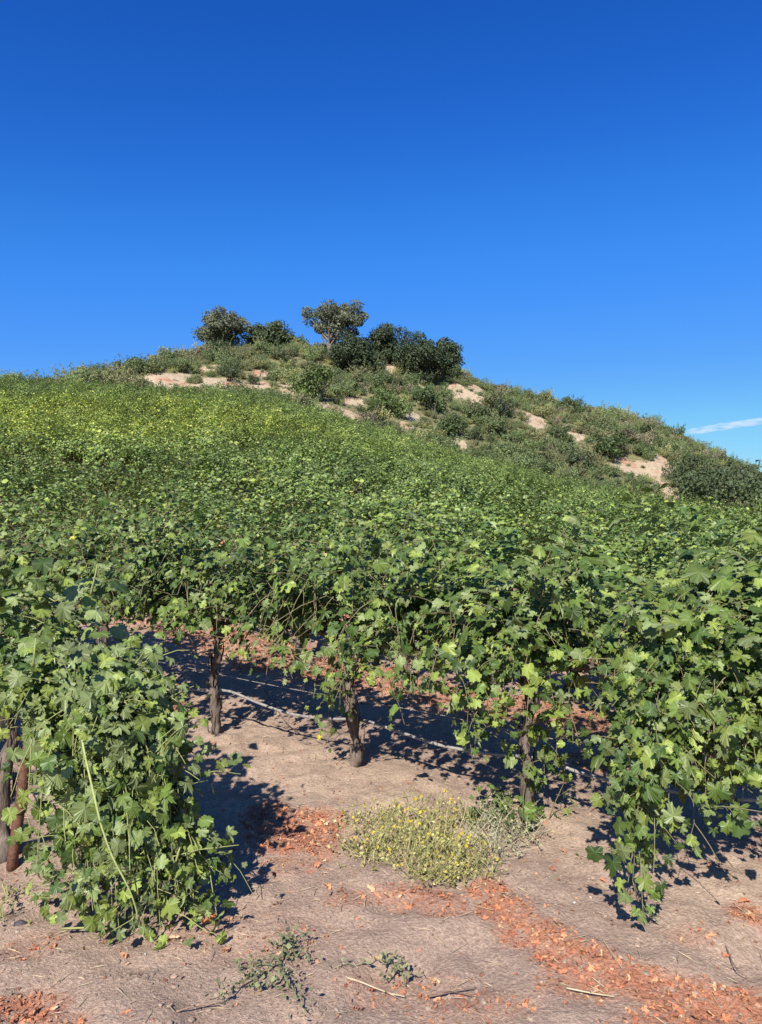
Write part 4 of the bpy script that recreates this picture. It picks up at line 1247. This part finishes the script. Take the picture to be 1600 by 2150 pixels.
tt = rf.normal(size=(len(px), 3)); tt = nrm(tt - (tt * nn).sum(-1, keepdims=True) * nn)
RR = np.stack([np.cross(tt, nn), tt, nn], -1)
show = sz / py * ((np.abs(px) < .5 * py) & (HV + FPX * 1.6 / py < 2150))
order = np.argsort(-show)
DM = {}
def dry_mesh(s_, c_):
    if (s_, c_) not in DM:
        V, F = DRYT[s_]; DM[(s_, c_)] = mesh_from('fallen_leaf', V, F, M_DRY, DRYC[c_] * shade_pts(V)[:, None])
    return DM[(s_, c_)]
def zone_word(u, v):
    if u < 260 and v > 2040: return 'bottom left corner'
    if v < 1560: return 'strip under the vine rows'
    if u < 760 and v < 1850: return 'patch left of the yellow weeds'
    if u > 980 and v > 1840: return 'drift crossing the lower right dirt'
    return 'open dirt in the foreground'
for i in order[:260]:
    o = bpy.data.objects.new('fallen_leaf', dry_mesh(int(sh[i]), int(cl[i])))
    o.matrix_basis = Matrix(np.column_stack([np.vstack([RR[i] * sz[i], [0, 0, 0]]), [px[i], py[i], pz[i] + sz[i] * .10 + .004, 1]]).tolist())
    COL.objects.link(o)
    zw = zone_word(u_of(px[i], py[i]), HV + FPX * (CAM_Z - pz[i]) / py[i])
    tag(o, f'curled dry {DRYW[cl[i]]} vine leaf lying in the {zw}', 'leaf', f'{DRYW[cl[i]]} dry leaves in the {zw}')
Vs, Fs, Cs, off = [], [], [], 0
rest = order[260:]
for k in range(5):
    ids = rest[sh[rest] == k]; TV, TF = DRYT[k]
    V = np.einsum('nij,vj->nvi', RR[ids], TV) * sz[ids][:, None, None] + np.stack([px[ids], py[ids], pz[ids] + sz[ids] * .08 + .001], -1)[:, None]
    C = (DRYC[cl[ids]] * rf.uniform(.65, 1.2, (len(ids), 1)))[:, None] * shade_pts(TV)[None, :, None]
    Fs.append((TF[None] + (np.arange(len(ids)) * len(TV))[:, None, None]).reshape(-1, 3) + off); off += len(ids) * len(TV)
    Vs.append(V.reshape(-1, 3)); Cs.append(C.reshape(-1, 3))
# crumbs of broken leaf
m_ = 26000
x, y = rf.uniform(-2.6, 2.8, m_ * 3), rf.uniform(2.2, 9, m_ * 3); lm = litter_mask(x, y); ok = rf.random(len(x)) < lm + .03
x, y = x[ok], y[ok]; z = H(x, y, fine=True) + .006
P, F, Cc = sprig_faces(np.stack([x, y, z], -1), nrm(rf.normal(0, .5, (len(x), 3)) + [0, 0, 1]), rf.uniform(.006, .022, len(x)), rf, DRYC[rf.integers(0, 6, len(x))] * rf.uniform(.7, 1.2, (len(x), 1)))
Vs.append(P); Fs.append(F + off); Cs.append(Cc)
me = mesh_from('leaf_litter', np.concatenate(Vs), np.concatenate(Fs), M_DRY, np.concatenate(Cs))
tag(mobj('leaf_litter', me), 'reddish litter of small dry vine leaves scattered over the dirt', 'leaf litter', kind='stuff')

# straw
g = Geo()
n = 1300
x, y = rf.uniform(-2.4, 2.6, n), rf.uniform(2.3, 8, n); z = H(x, y, fine=True)
for i in range(n):
    a = rf.uniform(0, 6.28); L = rf.uniform(.02, .075) * (2.2 if rf.random() < .05 else 1); d = np.array([math.cos(a), math.sin(a), rf.normal(0, .12)]) * L / 2
    c = np.array([x[i], y[i], z[i] + .007]); w = np.array([-math.sin(a), math.cos(a), 0]) * .0014
    g.add([c - d - w, c - d + w, c + d + w, c + d - w, c + (0, 0, .002)], [(0, 1, 4), (1, 2, 4), (2, 3, 4), (3, 0, 4)], np.array([.58, .44, .28]) * rf.uniform(.6, 1.2))
tag(mobj('straw', g.mesh('straw', M_TWIG)), 'fine pale bits of straw strewn over the dirt', 'straw', kind='stuff')

def twig(pts, r, col, label):
    P = np.array([hit(*q) for q in pts]); P[:, 2] += .012
    c = P[0].copy()
    g = Geo(); V, F = tube(spline(P - c, 14), np.linspace(r, r * .5, 14), 5, rng=rf, rough=.15); g.add(V, F, col)
    for k in range(2):
        q = P[len(P) // 2] - c; e = q + np.array([rf.normal(0, .04), rf.normal(0, .04), .015]); V, F = tube([q, e], [r * .6, r * .3], 4); g.add(V, F, col)
    tag(mobj('twig', g.mesh('twig', M_TWIG, smooth=True), loc=c), label, 'twig', 'twigs on the dirt')
twig([(705, 2052), (760, 2070), (810, 2090), (850, 2100)], .0042, (.55, .42, .27), 'pale curved twig beside the small dusty weed')
twig([(900, 2100), (950, 2090), (1000, 2082)], .0035, (.22, .15, .11), 'short dark twig at the bottom right of the small dusty weed')
twig([(370, 2132), (410, 2120), (450, 2115)], .0035, (.35, .24, .17), 'thin brown twig at the tip of the large creeping weed')
twig([(1190, 2082), (1240, 2092), (1290, 2100)], .0035, (.58, .46, .30), 'thin straw coloured twig in the red leaf drift')
twig([(555, 1450), (610, 1530), (700, 1575)], .004, (.16, .11, .09), 'dark thin twig between the two left bare trunks')
twig([(335, 1440), (350, 1462), (390, 1490)], .0065, (.30, .20, .15), 'bent brown prunings stick near the left vine')
twig([(1520, 1985), (1545, 2040), (1570, 2060)], .0028, (.2, .15, .11), 'wiry dark twig on the bare dirt at lower right')
twig([(1340, 1760), (1310, 1730), (1270, 1700)], .004, (.36, .27, .2), 'dry grey twig left of the hanging leafy cane')

ico_v = []
def lump(rng):
    V = nrm(np.array([(-1, 1.618, 0), (1, 1.618, 0), (-1, -1.618, 0), (1, -1.618, 0), (0, -1, 1.618), (0, 1, 1.618), (0, -1, -1.618), (0, 1, -1.618), (1.618, 0, -1), (1.618, 0, 1), (-1.618, 0, -1), (-1.618, 0, 1)]))
    return V * rng.uniform(.65, 1.25, (12, 1)) * np.array([1, rng.uniform(.7, 1.2), rng.uniform(.45, .75)])
ICF = np.array([(0, 11, 5), (0, 5, 1), (0, 1, 7), (0, 7, 10), (0, 10, 11), (1, 5, 9), (5, 11, 4), (11, 10, 2), (10, 7, 6), (7, 1, 8), (3, 9, 4), (3, 4, 2), (3, 2, 6), (3, 6, 8), (3, 8, 9), (4, 9, 5), (2, 4, 11), (6, 2, 10), (8, 6, 7), (9, 8, 1)])
g = Geo()
n = 9500
y = 2.2 + 7 * rf.random(n) ** 1.5; x = rf.uniform(-.62, .62, n) * y; z = H(x, y, fine=True)
for i in range(n):
    s_ = np.clip(rf.lognormal(-5.45, .5), .002, .013)
    t_ = np.array([.37, .27, .20]) * rf.uniform(.75, 1.15) if rf.random() < .99 else np.array([.50, .42, .34])
    g.add(lump(rf) * s_ + (x[i], y[i], z[i] + s_ * .15), ICF, t_)
tag(mobj('soil_clods', g.mesh('soil_clods', M_STONE)), 'loose crumbs and clods of grey brown soil', 'soil', kind='stuff')
def stone(u, v, s_, c, label):
    h = hit(u, v); g = Geo(); g.add(lump(rf) * s_, ICF, c)
    o = tag(mobj('stone', g.mesh('stone', M_STONE, smooth=True), loc=(h[0], h[1], h[2] + s_ * .3)), label, 'stone', 'stones on the dirt')
stone(42, 1945, .026, (.10, .085, .10), 'dark grey stone on the dirt at far left')
stone(1206, 1896, .008, (.8, .74, .66), 'small white pebble on the bare dirt right of centre')
stone(1240, 1885, .007, (.75, .68, .6), 'tiny pale pebble beside the white pebble')

# ------------------------------------------------------------------ vapour trail in the sky
def contrail():
    y = 4000.0
    a, b, c = at(1425, 910, y), at(1600, 884, y), at(2100, 815, y)
    m, ns, ls = new_mat('vapour')
    tc = N(ns, 'ShaderNodeTexCoord')
    mp = N(ns, 'ShaderNodeMapping'); mp.inputs['Scale'].default_value = (.012, .03, .05); ls.new(tc.outputs['Object'], mp.inputs[0])
    nz = noise(ns, ls, 1.0, 4, .6, mp.outputs[0])
    d = ramp(ns, ls, nz, [(.36, (.03, .03, .03)), (.62, (1, 1, 1))])
    pv = N(ns, 'ShaderNodeVolumePrincipled'); pv.inputs['Color'].default_value = (.97, .98, 1, 1); pv.inputs['Anisotropy'].default_value = 0.0
    ls.new(mth(ns, ls, 'MULTIPLY', d, .026), pv.inputs['Density'])
    out = N(ns, 'ShaderNodeOutputMaterial'); ls.new(pv.outputs[0], out.inputs['Volume'])
    P = spline([a - a, b - a, c - a], 30)
    t = np.linspace(0, 1, 30)
    r = 20 * np.clip(t * 9, .05, 1) ** .8
    V, F = tube(P, r, 12, rng=np.random.default_rng(3), rough=.18)
    g = Geo(); g.add(V, F)
    o = mobj('vapour_trail', g.mesh('vapour_trail', m, smooth=True), loc=a)
    tag(o, 'thin white vapour trail in the blue sky at the right', 'vapour trail')
contrail()
